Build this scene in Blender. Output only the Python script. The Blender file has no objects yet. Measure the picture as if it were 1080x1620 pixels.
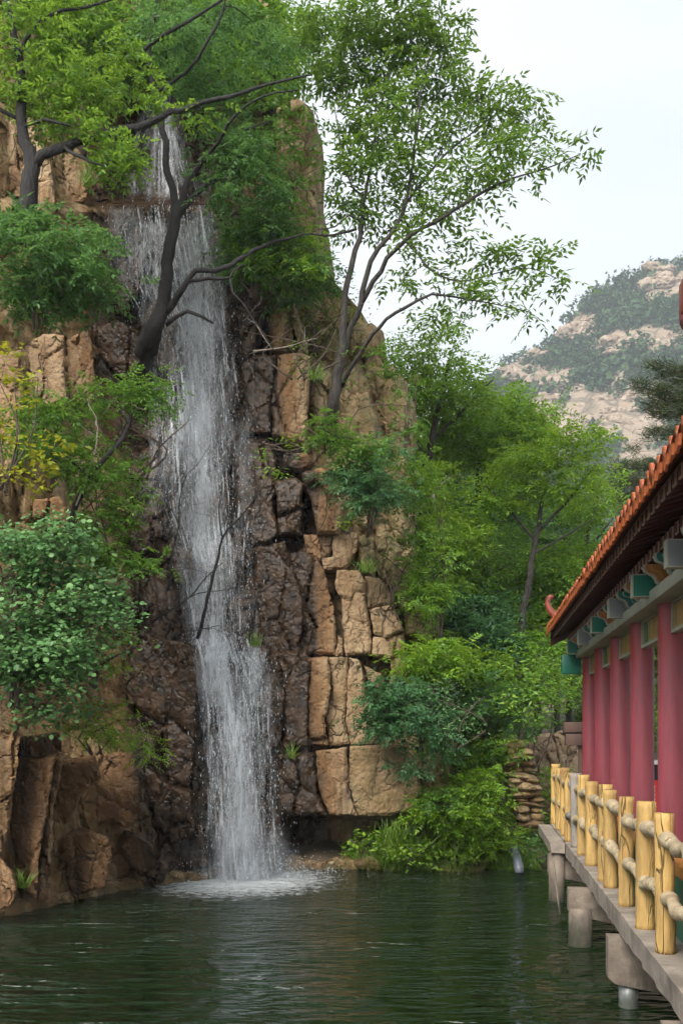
import bpy, bmesh, math, random
import numpy as np
from mathutils import Vector, noise, geometry

# ------------------------------------------------------------------ camera, sky, sun, exposure
SC = bpy.context.scene
COL = SC.collection
F, EYE, HZ, CX = 1575.0, 2.42, 1157.0, 540.0        # focal length in photo pixels, eye above the water, horizon row
cam = bpy.data.cameras.new('camera')
cam.sensor_fit = 'HORIZONTAL'; cam.sensor_width = 24.0; cam.lens = 35.0
cam.shift_y = (HZ - 810.0) / 1080.0
cam.clip_start = 0.05; cam.clip_end = 3000
camo = bpy.data.objects.new('camera', cam); COL.objects.link(camo)
camo.location = (0, 0, EYE); camo.rotation_euler = (math.radians(90), 0, 0)
SC.camera = camo

SUN_EL, SUN_AZ = math.radians(42), math.radians(208)   # azimuth clockwise from +Y
w = bpy.data.worlds.new('World'); SC.world = w; w.use_nodes = True
nt = w.node_tree; nt.nodes.clear()
wo = nt.nodes.new('ShaderNodeOutputWorld'); bg = nt.nodes.new('ShaderNodeBackground')
sky = nt.nodes.new('ShaderNodeTexSky'); sky.sky_type = 'NISHITA'; sky.sun_disc = False
sky.sun_elevation = SUN_EL; sky.sun_rotation = SUN_AZ; sky.dust_density = 2.0
tc = nt.nodes.new('ShaderNodeTexCoord')
mp = nt.nodes.new('ShaderNodeMapping'); mp.inputs['Scale'].default_value = (1.0, 1.0, 2.2); mp.inputs['Location'].default_value = (0.35, 0.1, 0.2)
cn = nt.nodes.new('ShaderNodeTexNoise'); cn.inputs['Scale'].default_value = 1.7; cn.inputs['Detail'].default_value = 5; cn.inputs['Roughness'].default_value = 0.5
cr = nt.nodes.new('ShaderNodeValToRGB')
cr.color_ramp.elements[0].position = 0.30; cr.color_ramp.elements[0].color = (0.225, 0.245, 0.265, 1)
cr.color_ramp.elements[1].position = 0.60; cr.color_ramp.elements[1].color = (0.290, 0.296, 0.300, 1)
sm = nt.nodes.new('ShaderNodeVectorMath'); sm.operation = 'SCALE'; sm.inputs['Scale'].default_value = 0.07
mx = nt.nodes.new('ShaderNodeMix'); mx.data_type = 'RGBA'; mx.inputs['Factor'].default_value = 0.93
L = nt.links.new
L(tc.outputs['Generated'], mp.inputs['Vector']); L(mp.outputs['Vector'], cn.inputs['Vector']); L(cn.outputs['Fac'], cr.inputs['Fac'])
L(sky.outputs['Color'], sm.inputs[0]); L(sm.outputs[0], mx.inputs[6]); L(cr.outputs['Color'], mx.inputs[7])
L(mx.outputs[2], bg.inputs['Color']); bg.inputs['Strength'].default_value = 1.0
L(bg.outputs['Background'], wo.inputs['Surface'])
sun = bpy.data.lights.new('sun', 'SUN'); sun.energy = 1.5; sun.angle = math.radians(30); sun.color = (1.0, 0.96, 0.9)
suno = bpy.data.objects.new('sun', sun); COL.objects.link(suno)
sd = Vector((math.sin(SUN_AZ) * math.cos(SUN_EL), math.cos(SUN_AZ) * math.cos(SUN_EL), math.sin(SUN_EL)))
suno.rotation_euler = sd.to_track_quat('Z', 'Y').to_euler(); suno.location = (0, 0, 60)
SC.view_settings.view_transform = 'Standard'; SC.view_settings.look = 'None'
SC.view_settings.exposure = 2.0; SC.view_settings.gamma = 1.0; SC.view_settings.use_curve_mapping = False
SC.render.engine = 'CYCLES'
SC.cycles.max_bounces = 8; SC.cycles.diffuse_bounces = 3; SC.cycles.glossy_bounces = 3; SC.cycles.transmission_bounces = 3
SC.cycles.transparent_max_bounces = 12; SC.cycles.volume_bounces = 0
SC.cycles.use_denoising = True
SC.cycles.use_adaptive_sampling = True; SC.cycles.adaptive_threshold = 0.025; SC.cycles.adaptive_min_samples = 16

RNG = np.random.default_rng(7)
random.seed(7)

# ------------------------------------------------------------------ helpers
def at(px, py, Y):
    return np.array([(px - CX) / F * Y, Y, EYE - (py - HZ) / F * Y])

def nodes(name):
    m = bpy.data.materials.new(name); m.use_nodes = True
    t = m.node_tree; t.nodes.clear()
    o = t.nodes.new('ShaderNodeOutputMaterial')
    return m, t, o

def N(t, kind, ins=None, **props):
    n = t.nodes.new('ShaderNode' + kind)
    for k, v in props.items():
        setattr(n, k, v)
    for k, v in (ins or {}).items():
        s = n.inputs[k]
        if isinstance(v, bpy.types.NodeSocket):
            t.links.new(v, s)
        else:
            s.default_value = v
    return n

def c4(c): return (c[0], c[1], c[2], 1.0)

def mixc(t, fac, a, b, blend='MIX'):
    n = t.nodes.new('ShaderNodeMix'); n.data_type = 'RGBA'; n.blend_type = blend
    for k, v in ((0, fac), (6, a), (7, b)):
        if isinstance(v, bpy.types.NodeSocket): t.links.new(v, n.inputs[k])
        else: n.inputs[k].default_value = v if k == 0 else c4(v)
    return n.outputs[2]

def mth(t, op, a, b=0.0, clamp=False):
    n = t.nodes.new('ShaderNodeMath'); n.operation = op; n.use_clamp = clamp
    for k, v in ((0, a), (1, b)):
        if isinstance(v, bpy.types.NodeSocket): t.links.new(v, n.inputs[k])
        else: n.inputs[k].default_value = v
    return n.outputs[0]

def ramp(t, fac, stops):
    n = t.nodes.new('ShaderNodeValToRGB'); r = n.color_ramp
    while len(r.elements) < len(stops): r.elements.new(0.5)
    for e, (p, c) in zip(r.elements, stops):
        e.position = p; e.color = c4(c) if not np.isscalar(c) else (c, c, c, 1)
    t.links.new(fac, n.inputs['Fac'])
    return n.outputs['Color']

def pos(t, scale=(1, 1, 1), obj=False):
    if obj: s = N(t, 'TexCoord').outputs['Object']
    else: s = N(t, 'NewGeometry').outputs['Position']
    return N(t, 'Mapping', {'Vector': s, 'Scale': scale}).outputs['Vector']

def tex(t, vec, scale, detail=4, rough=0.55, dist=0.0):
    return N(t, 'TexNoise', {'Vector': vec, 'Scale': scale, 'Detail': detail, 'Roughness': rough, 'Distortion': dist}).outputs['Fac']

class MB:
    def __init__(s): s.v = []; s.f = []; s.n = 0
    def add(s, V, Fc):
        V = np.asarray(V, float).reshape(-1, 3)
        if isinstance(Fc, np.ndarray): Fc = [Fc]
        for a in Fc: s.f.append(np.asarray(a, int) + s.n)
        s.v.append(V); s.n += len(V)
        return s
    def tube(s, P, R, sides=6, cap=True):
        P = np.asarray(P, float); R = np.broadcast_to(np.asarray(R, float), (len(P),))
        T = np.gradient(P, axis=0); T /= np.linalg.norm(T, axis=1)[:, None] + 1e-9
        ref = np.array([0.31, 0.2, 0.93]) if abs(T[0][2]) < 0.8 else np.array([0.9, 0.35, 0.1])
        A = np.cross(T, ref); A /= np.linalg.norm(A, axis=1)[:, None] + 1e-9
        B = np.cross(T, A)
        a = np.linspace(0, 2 * np.pi, sides, endpoint=False)
        V = P[:, None, :] + R[:, None, None] * (np.cos(a)[None, :, None] * A[:, None, :] + np.sin(a)[None, :, None] * B[:, None, :])
        i = np.arange(len(P) - 1)[:, None] * sides; j = np.arange(sides)[None, :]; k = (j + 1) % sides
        Q = np.stack([i + j, i + k, i + sides + k, i + sides + j], -1).reshape(-1, 4)
        Fs = [Q]
        if cap:
            Fs.append(np.arange(sides)[None, ::-1]); Fs.append((len(P) - 1) * sides + np.arange(sides)[None, :])
        return s.add(V.reshape(-1, 3), Fs)
    def box(s, lo, hi, bev=0.0):
        x0, y0, z0 = lo; x1, y1, z1 = hi
        if bev <= 0:
            V = [(x, y, z) for x in (x0, x1) for y in (y0, y1) for z in (z0, z1)]
            return s.add(V, np.array([[0, 1, 3, 2], [4, 6, 7, 5], [0, 4, 5, 1], [2, 3, 7, 6], [0, 2, 6, 4], [1, 5, 7, 3]]))
        bm = bmesh.new(); bmesh.ops.create_cube(bm, size=1)
        for v in bm.verts:
            v.co = Vector(((x0 + x1) / 2 + v.co.x * (x1 - x0), (y0 + y1) / 2 + v.co.y * (y1 - y0), (z0 + z1) / 2 + v.co.z * (z1 - z0)))
        bmesh.ops.bevel(bm, geom=bm.edges[:] , offset=bev, segments=2, affect='EDGES', profile=0.5)
        bm.verts.index_update()
        V = [v.co[:] for v in bm.verts]; by = {}
        for f in bm.faces: by.setdefault(len(f.verts), []).append([v.index for v in f.verts])
        bm.free()
        return s.add(V, [np.array(x) for x in by.values()])
    def mesh(s, name, smooth=True, attrs=None):
        me = bpy.data.meshes.new(name)
        V = np.concatenate(s.v) if s.v else np.zeros((0, 3))
        me.vertices.add(len(V)); me.vertices.foreach_set('co', V.astype(np.float32).ravel())
        lp = np.concatenate([a.ravel() for a in s.f]); sz = np.concatenate([np.full(len(a), a.shape[1]) for a in s.f])
        st = np.concatenate([[0], np.cumsum(sz)[:-1]])
        me.loops.add(len(lp)); me.loops.foreach_set('vertex_index', lp.astype(np.int32))
        me.polygons.add(len(sz)); me.polygons.foreach_set('loop_start', st.astype(np.int32))
        me.polygons.foreach_set('use_smooth', np.full(len(sz), bool(smooth)))
        for k, a in (attrs or {}).items():
            at_ = me.attributes.new(k, 'FLOAT', 'POINT'); at_.data.foreach_set('value', np.asarray(a, np.float32))
        me.update(calc_edges=True); me.validate()
        return me
    def build(s, name, mat, parent=None, smooth=True, attrs=None, **tags):
        return obj(name, s.mesh(name, smooth, attrs), mat, parent, **tags)

def obj(name, me, mat, parent=None, **tags):
    o = bpy.data.objects.new(name, me); COL.objects.link(o)
    if mat is not None and len(me.materials) == 0: me.materials.append(mat)
    o.parent = parent
    for k, v in tags.items(): o[k] = v
    return o

def empty(name, loc=(0, 0, 0), rz=0.0, **tags):
    o = bpy.data.objects.new(name, None); COL.objects.link(o)
    o.location = loc; o.rotation_euler = (0, 0, rz); o.empty_display_size = 0.1
    for k, v in tags.items(): o[k] = v
    return o

def thing(name, label, cat, loc=(0, 0, 0), rz=0.0, group=None):
    o = empty(name, loc, rz, label=label, category=cat)
    if group: o['group'] = group
    return o

def sstep(x, a, b):
    t = np.clip((np.asarray(x, float) - a) / (b - a), 0, 1); return t * t * (3 - 2 * t)

def nz(p, s, off=0.0): return noise.noise(Vector((p[0] * s + off, p[1] * s - off, p[2] * s + 3.7 * off)))

def facet(p, sx, sz, seed, jit=0.55):
    """piecewise planar relief: returns (offset, crack distance)"""
    q = Vector((p[0] * sx + seed, p[1] * sx * 0.6, p[2] * sz + seed * 0.7))
    d, pt = noise.voronoi(q)
    c = pt[0]; r = noise.noise_vector(c * 5.173 + Vector((seed, 1.3, 2.1)))
    return r.x * 0.9 + jit * r.dot(q - c), d[1] - d[0]

# ------------------------------------------------------------------ materials
def rock_mat(name, dry, pale, far=False):
    m, t, o = nodes(name)
    P = pos(t); PS = pos(t, (2.6, 2.6, 0.28))
    big = tex(t, P, 0.9, 5); mid = tex(t, P, 5.0, 6, 0.65); fine = tex(t, P, 60, 3, 0.7); strk = tex(t, PS, 1.6, 6, 0.6)
    col = mixc(t, ramp(t, big, [(0.35, 0.0), (0.65, 1.0)]), dry, pale)
    col = mixc(t, ramp(t, mid, [(0.40, 0.0), (0.72, 0.65)]), col, (0.21, 0.115, 0.055))
    col = mixc(t, ramp(t, fine, [(0.36, 0.5), (0.52, 0.0)]), col, (0.10, 0.075, 0.055))
    col = mixc(t, ramp(t, fine, [(0.60, 0.0), (0.74, 0.4)]), col, (0.60, 0.50, 0.40))
    col = mixc(t, ramp(t, strk, [(0.50, 0.0), (0.68, 0.75)]), col, (0.085, 0.055, 0.035))
    # lichen
    li = tex(t, P, 2.2, 4, 0.7, 0.4)
    col = mixc(t, ramp(t, li, [(0.60, 0.0), (0.70, 0.5)]), col, (0.17, 0.17, 0.10))
    wv = N(t, 'VectorMath', {0: P, 1: N(t, 'VectorMath', {0: N(t, 'TexNoise', {'Vector': P, 'Scale': 2.5, 'Detail': 3.0}).outputs['Color'], 'Scale': 0.55}, operation='SCALE').outputs[0]}, operation='ADD').outputs[0]
    vo = N(t, 'TexVoronoi', {'Vector': N(t, 'Mapping', {'Vector': wv, 'Scale': (1.0, 1.0, 0.5)}).outputs[0], 'Scale': 2.1}, feature='DISTANCE_TO_EDGE').outputs['Distance']
    crk = mth(t, 'MULTIPLY', ramp(t, vo, [(0.0, 1.0), (0.022, 0.25), (0.05, 0.0)]), ramp(t, big, [(0.46, 0.0), (0.58, 1.0)]))
    col = mixc(t, mth(t, 'MULTIPLY', crk, 0.6), col, (0.03, 0.02, 0.014))
    wet = N(t, 'Attribute', attribute_name='wet').outputs['Fac']
    moss = N(t, 'Attribute', attribute_name='moss').outputs['Fac']
    wn = mth(t, 'ADD', wet, mth(t, 'MULTIPLY', mth(t, 'SUBTRACT', strk, 0.5), 1.3))
    wn = mth(t, 'ADD', wn, mth(t, 'MULTIPLY', mth(t, 'SUBTRACT', mid, 0.5), 0.55))
    rust = ramp(t, wn, [(0.18, 0.0), (0.42, 0.75), (0.62, 0.85)])
    dark = ramp(t, wn, [(0.45, 0.0), (0.84, 0.96)])
    rc = mixc(t, mid, (0.095, 0.048, 0.022), (0.30, 0.145, 0.048))
    col = mixc(t, rust, col, rc)
    dk = mixc(t, ramp(t, mid, [(0.4, 0.0), (0.66, 1.0)]), (0.014, 0.0105, 0.0078), (0.078, 0.046, 0.025))
    col = mixc(t, dark, col, dk)
    mm = mth(t, 'MULTIPLY', moss, ramp(t, mid, [(0.38, 0.0), (0.55, 1.0)]))
    col = mixc(t, mm, col, (0.085, 0.11, 0.02))
    rough = mth(t, 'SUBTRACT', 0.85, mth(t, 'MULTIPLY', dark, 0.62))
    h = mth(t, 'ADD', mth(t, 'MULTIPLY', mid, 0.7), mth(t, 'MULTIPLY', fine, 0.16))
    h = mth(t, 'ADD', h, mth(t, 'MULTIPLY', tex(t, P, 17, 4, 0.6), 0.35))
    h = mth(t, 'SUBTRACT', h, mth(t, 'MULTIPLY', crk, 0.6))
    bp = N(t, 'Bump', {'Height': h, 'Strength': mth(t, 'SUBTRACT', 0.95, mth(t, 'MULTIPLY', dark, 0.4)), 'Distance': 0.10})
    b = N(t, 'BsdfPrincipled', {'Base Color': col, 'Roughness': rough, 'Normal': bp.outputs[0], 'Specular IOR Level': 0.45})
    t.links.new(b.outputs[0], o.inputs['Surface'])
    return m

def plain(name, col, rough=0.6, var=0.25, scale=6.0, bump=0.15, stretch=(1, 1, 1), dirt=None, objc=True, metallic=0.0, crack=0.0, tide=None):
    m, t, o = nodes(name)
    P = pos(t, stretch, obj=objc)
    a = tex(t, P, scale, 5, 0.6); f = tex(t, P, scale * 9, 3, 0.7)
    lo = tuple(c * (1 - var) for c in col); hi = tuple(min(1, c * (1 + var)) for c in col)
    cc = mixc(t, ramp(t, a, [(0.35, 0.0), (0.65, 1.0)]), lo, hi)
    if dirt: cc = mixc(t, ramp(t, tex(t, P, scale * 0.6, 7, 0.7, 0.5), [(0.52, 0.0), (0.68, 0.8)]), cc, dirt)
    hh = mth(t, 'ADD', mth(t, 'MULTIPLY', a, 0.6), mth(t, 'MULTIPLY', f, 0.4))
    if crack:
        cvec = N(t, 'VectorMath', {0: P, 1: N(t, 'VectorMath', {0: N(t, 'TexNoise', {'Vector': P, 'Scale': scale * 2}).outputs['Color'], 'Scale': .12}, operation='SCALE').outputs[0]}, operation='ADD').outputs[0]
        vd = N(t, 'TexVoronoi', {'Vector': cvec, 'Scale': scale * 1.6}, feature='DISTANCE_TO_EDGE').outputs['Distance']
        ck = mth(t, 'MULTIPLY', ramp(t, vd, [(0.0, 1.0), (0.045, 0.0)]), ramp(t, tex(t, P, scale * .5, 3), [(.46, 0.0), (.60, 1.0)]))
        cc = mixc(t, mth(t, 'MULTIPLY', ck, crack), cc, tuple(c * .18 for c in col)); hh = mth(t, 'SUBTRACT', hh, ck)
        cc = mixc(t, ramp(t, f, [(.60, 0.0), (.72, .55)]), cc, tuple(c * .4 for c in col))
    if tide:   # growth and staining where the pool wets it
        z = N(t, 'SeparateXYZ', {0: N(t, 'NewGeometry').outputs['Position']}).outputs[2]
        tf = mth(t, 'ADD', mth(t, 'MULTIPLY', z, 1.5), mth(t, 'MULTIPLY', mth(t, 'SUBTRACT', tex(t, pos(t, (1, 1, .35)), 7, 5, .7), .5), 1.3))
        cc = mixc(t, ramp(t, tf, [(.05, .92), (.55, 0.0)]), cc, tide)
    bp = N(t, 'Bump', {'Height': hh, 'Strength': bump, 'Distance': 0.02})
    b = N(t, 'BsdfPrincipled', {'Base Color': cc, 'Roughness': rough, 'Normal': bp.outputs[0], 'Metallic': metallic})
    t.links.new(b.outputs[0], o.inputs['Surface'])
    return m

def leaf_mat(name, a, b, tip, trans=0.46, rough=0.42):
    m, t, o = nodes(name)
    g = N(t, 'NewGeometry'); isl = g.outputs['Random Per Island']
    nn = tex(t, g.outputs['Position'], 1.6, 4, .65)
    c = mixc(t, ramp(t, nn, [(0.36, 0.0), (0.64, 1.0)]), a, b)
    c = mixc(t, ramp(t, isl, [(0.55, 0.0), (1.0, 0.8)]), c, tip)
    c = mixc(t, ramp(t, isl, [(0.0, 0.8), (0.45, 0.0)]), c, tuple(x * 0.42 for x in a))
    p = N(t, 'BsdfPrincipled', {'Base Color': c, 'Roughness': rough, 'Specular IOR Level': 0.35})
    tr = N(t, 'BsdfTranslucent', {'Color': mixc(t, 0.5, c, (tip[0] * 1.3, tip[1] * 1.25, tip[2]))})
    ms = N(t, 'MixShader', {0: trans, 1: p.outputs[0], 2: tr.outputs[0]})
    t.links.new(ms.outputs[0], o.inputs['Surface'])
    return m

def bark_mat(name, a, b):
    m, t, o = nodes(name)
    P = pos(t, (1, 1, 0.3)); f = tex(t, P, 22, 6, 0.65); g = tex(t, pos(t), 3, 4)
    c = mixc(t, ramp(t, f, [(0.38, 0.0), (0.62, 1.0)]), a, b)
    c = mixc(t, ramp(t, g, [(0.5, 0.0), (0.7, 0.5)]), c, tuple(x * 0.5 for x in a))
    bp = N(t, 'Bump', {'Height': f, 'Strength': 0.9, 'Distance': 0.06})
    s = N(t, 'BsdfPrincipled', {'Base Color': c, 'Roughness': 0.8, 'Normal': bp.outputs[0]})
    t.links.new(s.outputs[0], o.inputs['Surface'])
    return m

M_ROCK = rock_mat('granite', (0.34, 0.205, 0.095), (0.52, 0.38, 0.225))
M_BARK = bark_mat('bark_grey_brown', (0.024, 0.02, 0.017), (0.066, 0.055, 0.045))
M_BARKD = bark_mat('bark_wet_dark', (0.010, 0.0095, 0.010), (0.028, 0.024, 0.022))
M_BARKB = bark_mat('bark_brown', (0.055, 0.038, 0.026), (0.12, 0.085, 0.06))
M_DEAD = bark_mat('dead_wood', (0.17, 0.14, 0.11), (0.34, 0.28, 0.22))
LEAF = {
    'ash': leaf_mat('leaf_ash', (0.050, 0.125, 0.022), (0.095, 0.200, 0.030), (0.190, 0.310, 0.040)),
    'dark': leaf_mat('leaf_dark', (0.045, 0.130, 0.045), (0.085, 0.205, 0.058), (0.160, 0.300, 0.075)),
    'blue': leaf_mat('leaf_blue_green', (0.045, 0.135, 0.058), (0.085, 0.215, 0.085), (0.150, 0.300, 0.110)),
    'mid': leaf_mat('leaf_mid_green', (0.055, 0.150, 0.026), (0.110, 0.250, 0.040), (0.220, 0.380, 0.050)),
    'fresh': leaf_mat('leaf_fresh_green', (0.075, 0.190, 0.026), (0.150, 0.310, 0.038), (0.290, 0.450, 0.050)),
    'bright': leaf_mat('leaf_bright_green', (0.105, 0.240, 0.024), (0.190, 0.360, 0.034), (0.350, 0.510, 0.048)),
    'yellow': leaf_mat('leaf_yellow_green', (0.187, 0.253, 0.022), (0.308, 0.341, 0.028), (0.506, 0.462, 0.033)),
    'smoke': leaf_mat('leaf_smoke_bush', (0.062, 0.165, 0.048), (0.115, 0.250, 0.078), (0.200, 0.350, 0.120), 0.25),
    'pine': leaf_mat('needles_pine', (0.033, 0.055, 0.022), (0.066, 0.094, 0.033), (0.110, 0.132, 0.044), 0.15, 0.6),
    'grass': leaf_mat('grass_blades', (0.084, 0.189, 0.022), (0.140, 0.266, 0.035), (0.280, 0.378, 0.056)),
    'straw': leaf_mat('dry_straw', (0.209, 0.165, 0.061), (0.308, 0.242, 0.099), (0.396, 0.330, 0.154), 0.2, 0.7),
}

# ------------------------------------------------------------------ the cliff
def tab(x, pts):
    a = np.array(pts, float); return np.interp(x, a[:, 0], a[:, 1])

SIL = [(-90, 425), (100, 430), (170, 478), (200, 498), (400, 498), (440, 525), (500, 575), (560, 597), (650, 640),
       (820, 645), (900, 655), (1020, 665), (1080, 655), (1180, 688), (1290, 705), (1420, 700)]

def Dback(px, py):
    px = np.asarray(px, float); py = np.asarray(py, float)
    D = np.interp(px, [-200, 0, 100, 200, 300, 400, 500, 600, 720, 800], [10.7, 12.9, 14.2, 15.5, 16.5, 17.1, 17.5, 17.7, 18.0, 18.4])
    D = D + 0.9 * np.clip((1400 - py) / 1000, 0, 2)
    fall = sstep(px, 250, 330) * (1 - sstep(px, 430, 500))
    D = D + (0.12 + 0.5 * fall) * (1 - sstep(py, 1012, 1045))
    D = D + 0.35 * (1 - sstep(py, 830, 910))
    D = D + 0.9 * (1 - sstep(py, 305, 335)) * (1 - sstep(px, 420, 470))
    D = D + 0.9 * sstep(px, 440, 480) * sstep(py, 1285, 1300) * (1 - sstep(py, 1345, 1375))
    lo = 1 - sstep(px, 200, 300)
    D = D + 0.7 * lo * (1 - sstep(py, 1120, 1200)) + 0.8 * lo * (1 - sstep(py, 640, 760))
    return D

WR = [(100, 330), (330, 410), (450, 416), (560, 452), (700, 464), (760, 518), (850, 512), (900, 510), (1037, 512), (1041, 502), (1180, 520), (1290, 528), (1400, 560)]
WL = [(100, 215), (330, 150), (520, 140), (650, 190), (900, 190), (1000, 195), (1100, 190), (1250, 200), (1400, 230)]
def wetness(px, py):
    r = tab(py, WR); l = tab(py, WL)
    wv = sstep(px, l - 70, l + 50) * (1 - sstep(px, r - 45, r + 45))
    base = np.where(px < 330, 0.22 + 0.26 * sstep(py, 850, 1000), 0.0)
    return np.clip(np.maximum(wv, base), 0, 1)

cliff = None
def cliff_sheet():
    step = 3.6
    ys = np.arange(-90, 1425, step); nx = 210
    V = []; wet = []; moss = []
    for py in ys:
        sil = float(tab(py, SIL)) + 8 * noise.noise(Vector((0.02 * py, 3.1, 0)))
        xs = np.linspace(-140, sil, nx)
        Ds = Dback(xs, np.full(nx, py))
        we = wetness(xs, np.full(nx, py))
        for i in range(nx):
            p = at(xs[i], py, Ds[i])
            a, c1 = facet(p, 0.75, 0.42, 1.7); b, c2 = facet(p, 1.9, 1.0, 6.2); e, c3 = facet(p, 4.6, 2.6, 3.3)
            d = -0.38 * a - 0.20 * b - 0.08 * e + 0.16 * math.exp(-c1 * 20) + 0.08 * math.exp(-c2 * 18) + 0.03 * math.exp(-c3 * 16)
            d += -0.05 * nz(p, 3.0) - 0.02 * nz(p, 9.0)
            q = at(xs[i], py, Ds[i] + d)
            V.append(q); wet.append(we[i]); moss.append(0.35 * (1 - we[i]))
        # the flank turns away from the pool
        q0 = V[-1]
        for k, (dx, dy) in enumerate(((0.10, 0.35), (0.14, 0.9), (0.1, 2.2), (0.3, 5.0))):
            p = q0 + np.array([dx + 0.10 * nz(q0 + dy, 1.1), dy, -0.15 * dy * 0.3])
            V.append(p); wet.append(0.0); moss.append(0.6)
    W = nx + 4; H = len(ys)
    i = np.arange(H - 1)[:, None] * W; j = np.arange(W - 1)[None, :]
    Q = np.stack([i + j, i + W + j, i + W + j + 1, i + j + 1], -1).reshape(-1, 4)
    return MB().add(np.array(V), Q).build('cliff', M_ROCK, smooth=False, attrs={'wet': wet, 'moss': moss}, kind='structure')
cliff = cliff_sheet()

def poly_dist(P, poly):
    """distance of points to the outline and inside flags"""
    d = np.full(len(P), 1e9); ins = np.zeros(len(P), bool)
    n = len(poly)
    for i in range(n):
        a = poly[i]; b = poly[(i + 1) % n]; ab = b - a
        tt = np.clip(((P - a) @ ab) / (ab @ ab + 1e-9), 0, 1)
        d = np.minimum(d, np.linalg.norm(P - (a + tt[:, None] * ab), axis=1))
        c = ((a[1] > P[:, 1]) != (b[1] > P[:, 1])) & (P[:, 0] < (b[0] - a[0]) * (P[:, 1] - a[1]) / (b[1] - a[1] + 1e-12) + a[0])
        ins ^= c
    return d, ins

def rock_block(poly, pro=0.35, rnd=9.0, tx=0.0, ty=0.0, thick=1.3, seed=0.0, wetb=0.0, mossb=0.0, Y=None, parent=None, name='rock_block',
               step=3.3, amp=1.0, side=0.0, round_=False, mat=None, **tags):
    """a block traced as an outline, given its own depth, tilt, rounded arrises, broken front and a body behind it.
       pro: how far it stands before the cliff; tx, ty: metres of depth across 100 pixels"""
    poly = np.array(poly, float); cx, cy = poly.mean(0)
    rnd = rnd if round_ else rnd * 0.5
    Y0 = float(Dback(cx, cy)) - pro if Y is None else Y
    out = []
    n = len(poly)
    for i in range(n):
        a = poly[i]; b = poly[(i + 1) % n]; k = max(1, int(np.linalg.norm(b - a) / step))
        for u in range(k):
            p = a + (b - a) * u / k
            j = noise.noise_vector(Vector((p[0] * 0.11, p[1] * 0.11, seed)))
            j2 = noise.noise_vector(Vector((p[0] * 0.03, p[1] * 0.03, seed + 9)))
            out.append(p + np.array([j.x, j.y]) * 1.8 + np.array([j2.x, j2.y]) * 3.0)
    out = np.array(out)
    lo = out.min(0); hi = out.max(0)
    gx, gy = np.meshgrid(np.arange(lo[0], hi[0], step), np.arange(lo[1], hi[1], step))
    G = np.stack([gx.ravel(), gy.ravel()], -1)
    rg = np.random.default_rng(int(seed * 1000) % 99991 + 1)
    G = G + rg.uniform(-0.3, 0.3, G.shape) * step
    d, ins = poly_dist(G, out); G = G[ins & (d > step * 0.6)]
    pts = np.concatenate([out, G]); m = len(out)
    r = geometry.delaunay_2d_cdt([Vector(p) for p in pts], [(i, (i + 1) % m) for i in range(m)], [], 1, 1e-5)
    vv, ff = r[0], r[2]; orig = r[3]
    P2 = np.array([v[:] for v in vv]); Dm, _ = poly_dist(P2, out)
    V = []; wet = []
    W = wetness(P2[:, 0], P2[:, 1])
    mpx = Y0 / F
    for i, p in enumerate(P2):
        yb = Y0 + tx * (p[0] - cx) / 100 + ty * (p[1] - cy) / 100
        q = at(p[0], p[1], yb)
        u = min(1.0, Dm[i] / rnd)
        ed = (1 - math.sqrt(max(0.0, 1 - (1 - u) ** 2))) * rnd * mpx * (1.6 if round_ else 1.0)
        a, c1 = facet(q, 1.6, 0.9, seed); b, c2 = facet(q, 4.2, 2.6, seed + 3)
        e3, c3_ = facet(q, 9.0, 6.0, seed + 5)
        dd = ed - amp * (0.21 * a + 0.052 * b + 0.013 * e3) + amp * (0.07 * math.exp(-c1 * 26) + 0.014 * math.exp(-c2 * 20)) - 0.022 * nz(q, 4.0, seed) - 0.012 * nz(q, 15.0, seed)
        V.append(at(p[0], p[1], yb + dd)); wet.append(W[i])
    V = np.array(V)
    tri = np.array([f for f in ff if len(f) == 3])
    A = P2[tri]; ar = (A[:, 1, 0] - A[:, 0, 0]) * (A[:, 2, 1] - A[:, 0, 1]) - (A[:, 1, 1] - A[:, 0, 1]) * (A[:, 2, 0] - A[:, 0, 0])
    tri[ar > 0] = tri[ar > 0][:, ::-1]            # pixel y runs down: faces the camera
    # body behind the face
    ec = {}
    for f in tri:
        for k in range(3):
            e = (f[k], f[(k + 1) % 3]); ec[e] = ec.get(e, 0) + 1
    be = [e for e in ec if (e[1], e[0]) not in ec]
    bi = sorted({i for e in be for i in e}); idx = {v: k for k, v in enumerate(bi)}
    c3 = V[bi].mean(0)
    R = [V[bi]]
    dirv = np.array([side, 1.0, 0.0])
    for kk, (th, sh) in enumerate(((0.25 * thick, 0.0), (thick, 0.12))):
        Rk = V[bi] + dirv * th; Rk = Rk + (c3 + dirv * th - Rk) * np.array([sh, 0, sh])
        R.append(Rk)
    n0 = len(V); nb = len(bi)
    VV = np.concatenate([V] + R[1:])
    Q = []
    for a, b in be:
        ia, ib = idx[a], idx[b]
        Q.append([b, a, n0 + ia, n0 + ib]); Q.append([n0 + ib, n0 + ia, n0 + nb + ia, n0 + nb + ib])
    wv = np.concatenate([wet, np.array(wet)[bi], np.array(wet)[bi]])
    wv = np.clip(wv + wetb, 0, 1)
    mo = np.full(len(VV), mossb)
    return MB().add(VV, [tri, np.array(Q)]).build(name, mat or M_ROCK, parent, smooth=False, attrs={'wet': wv, 'moss': mo}, **tags)

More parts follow.
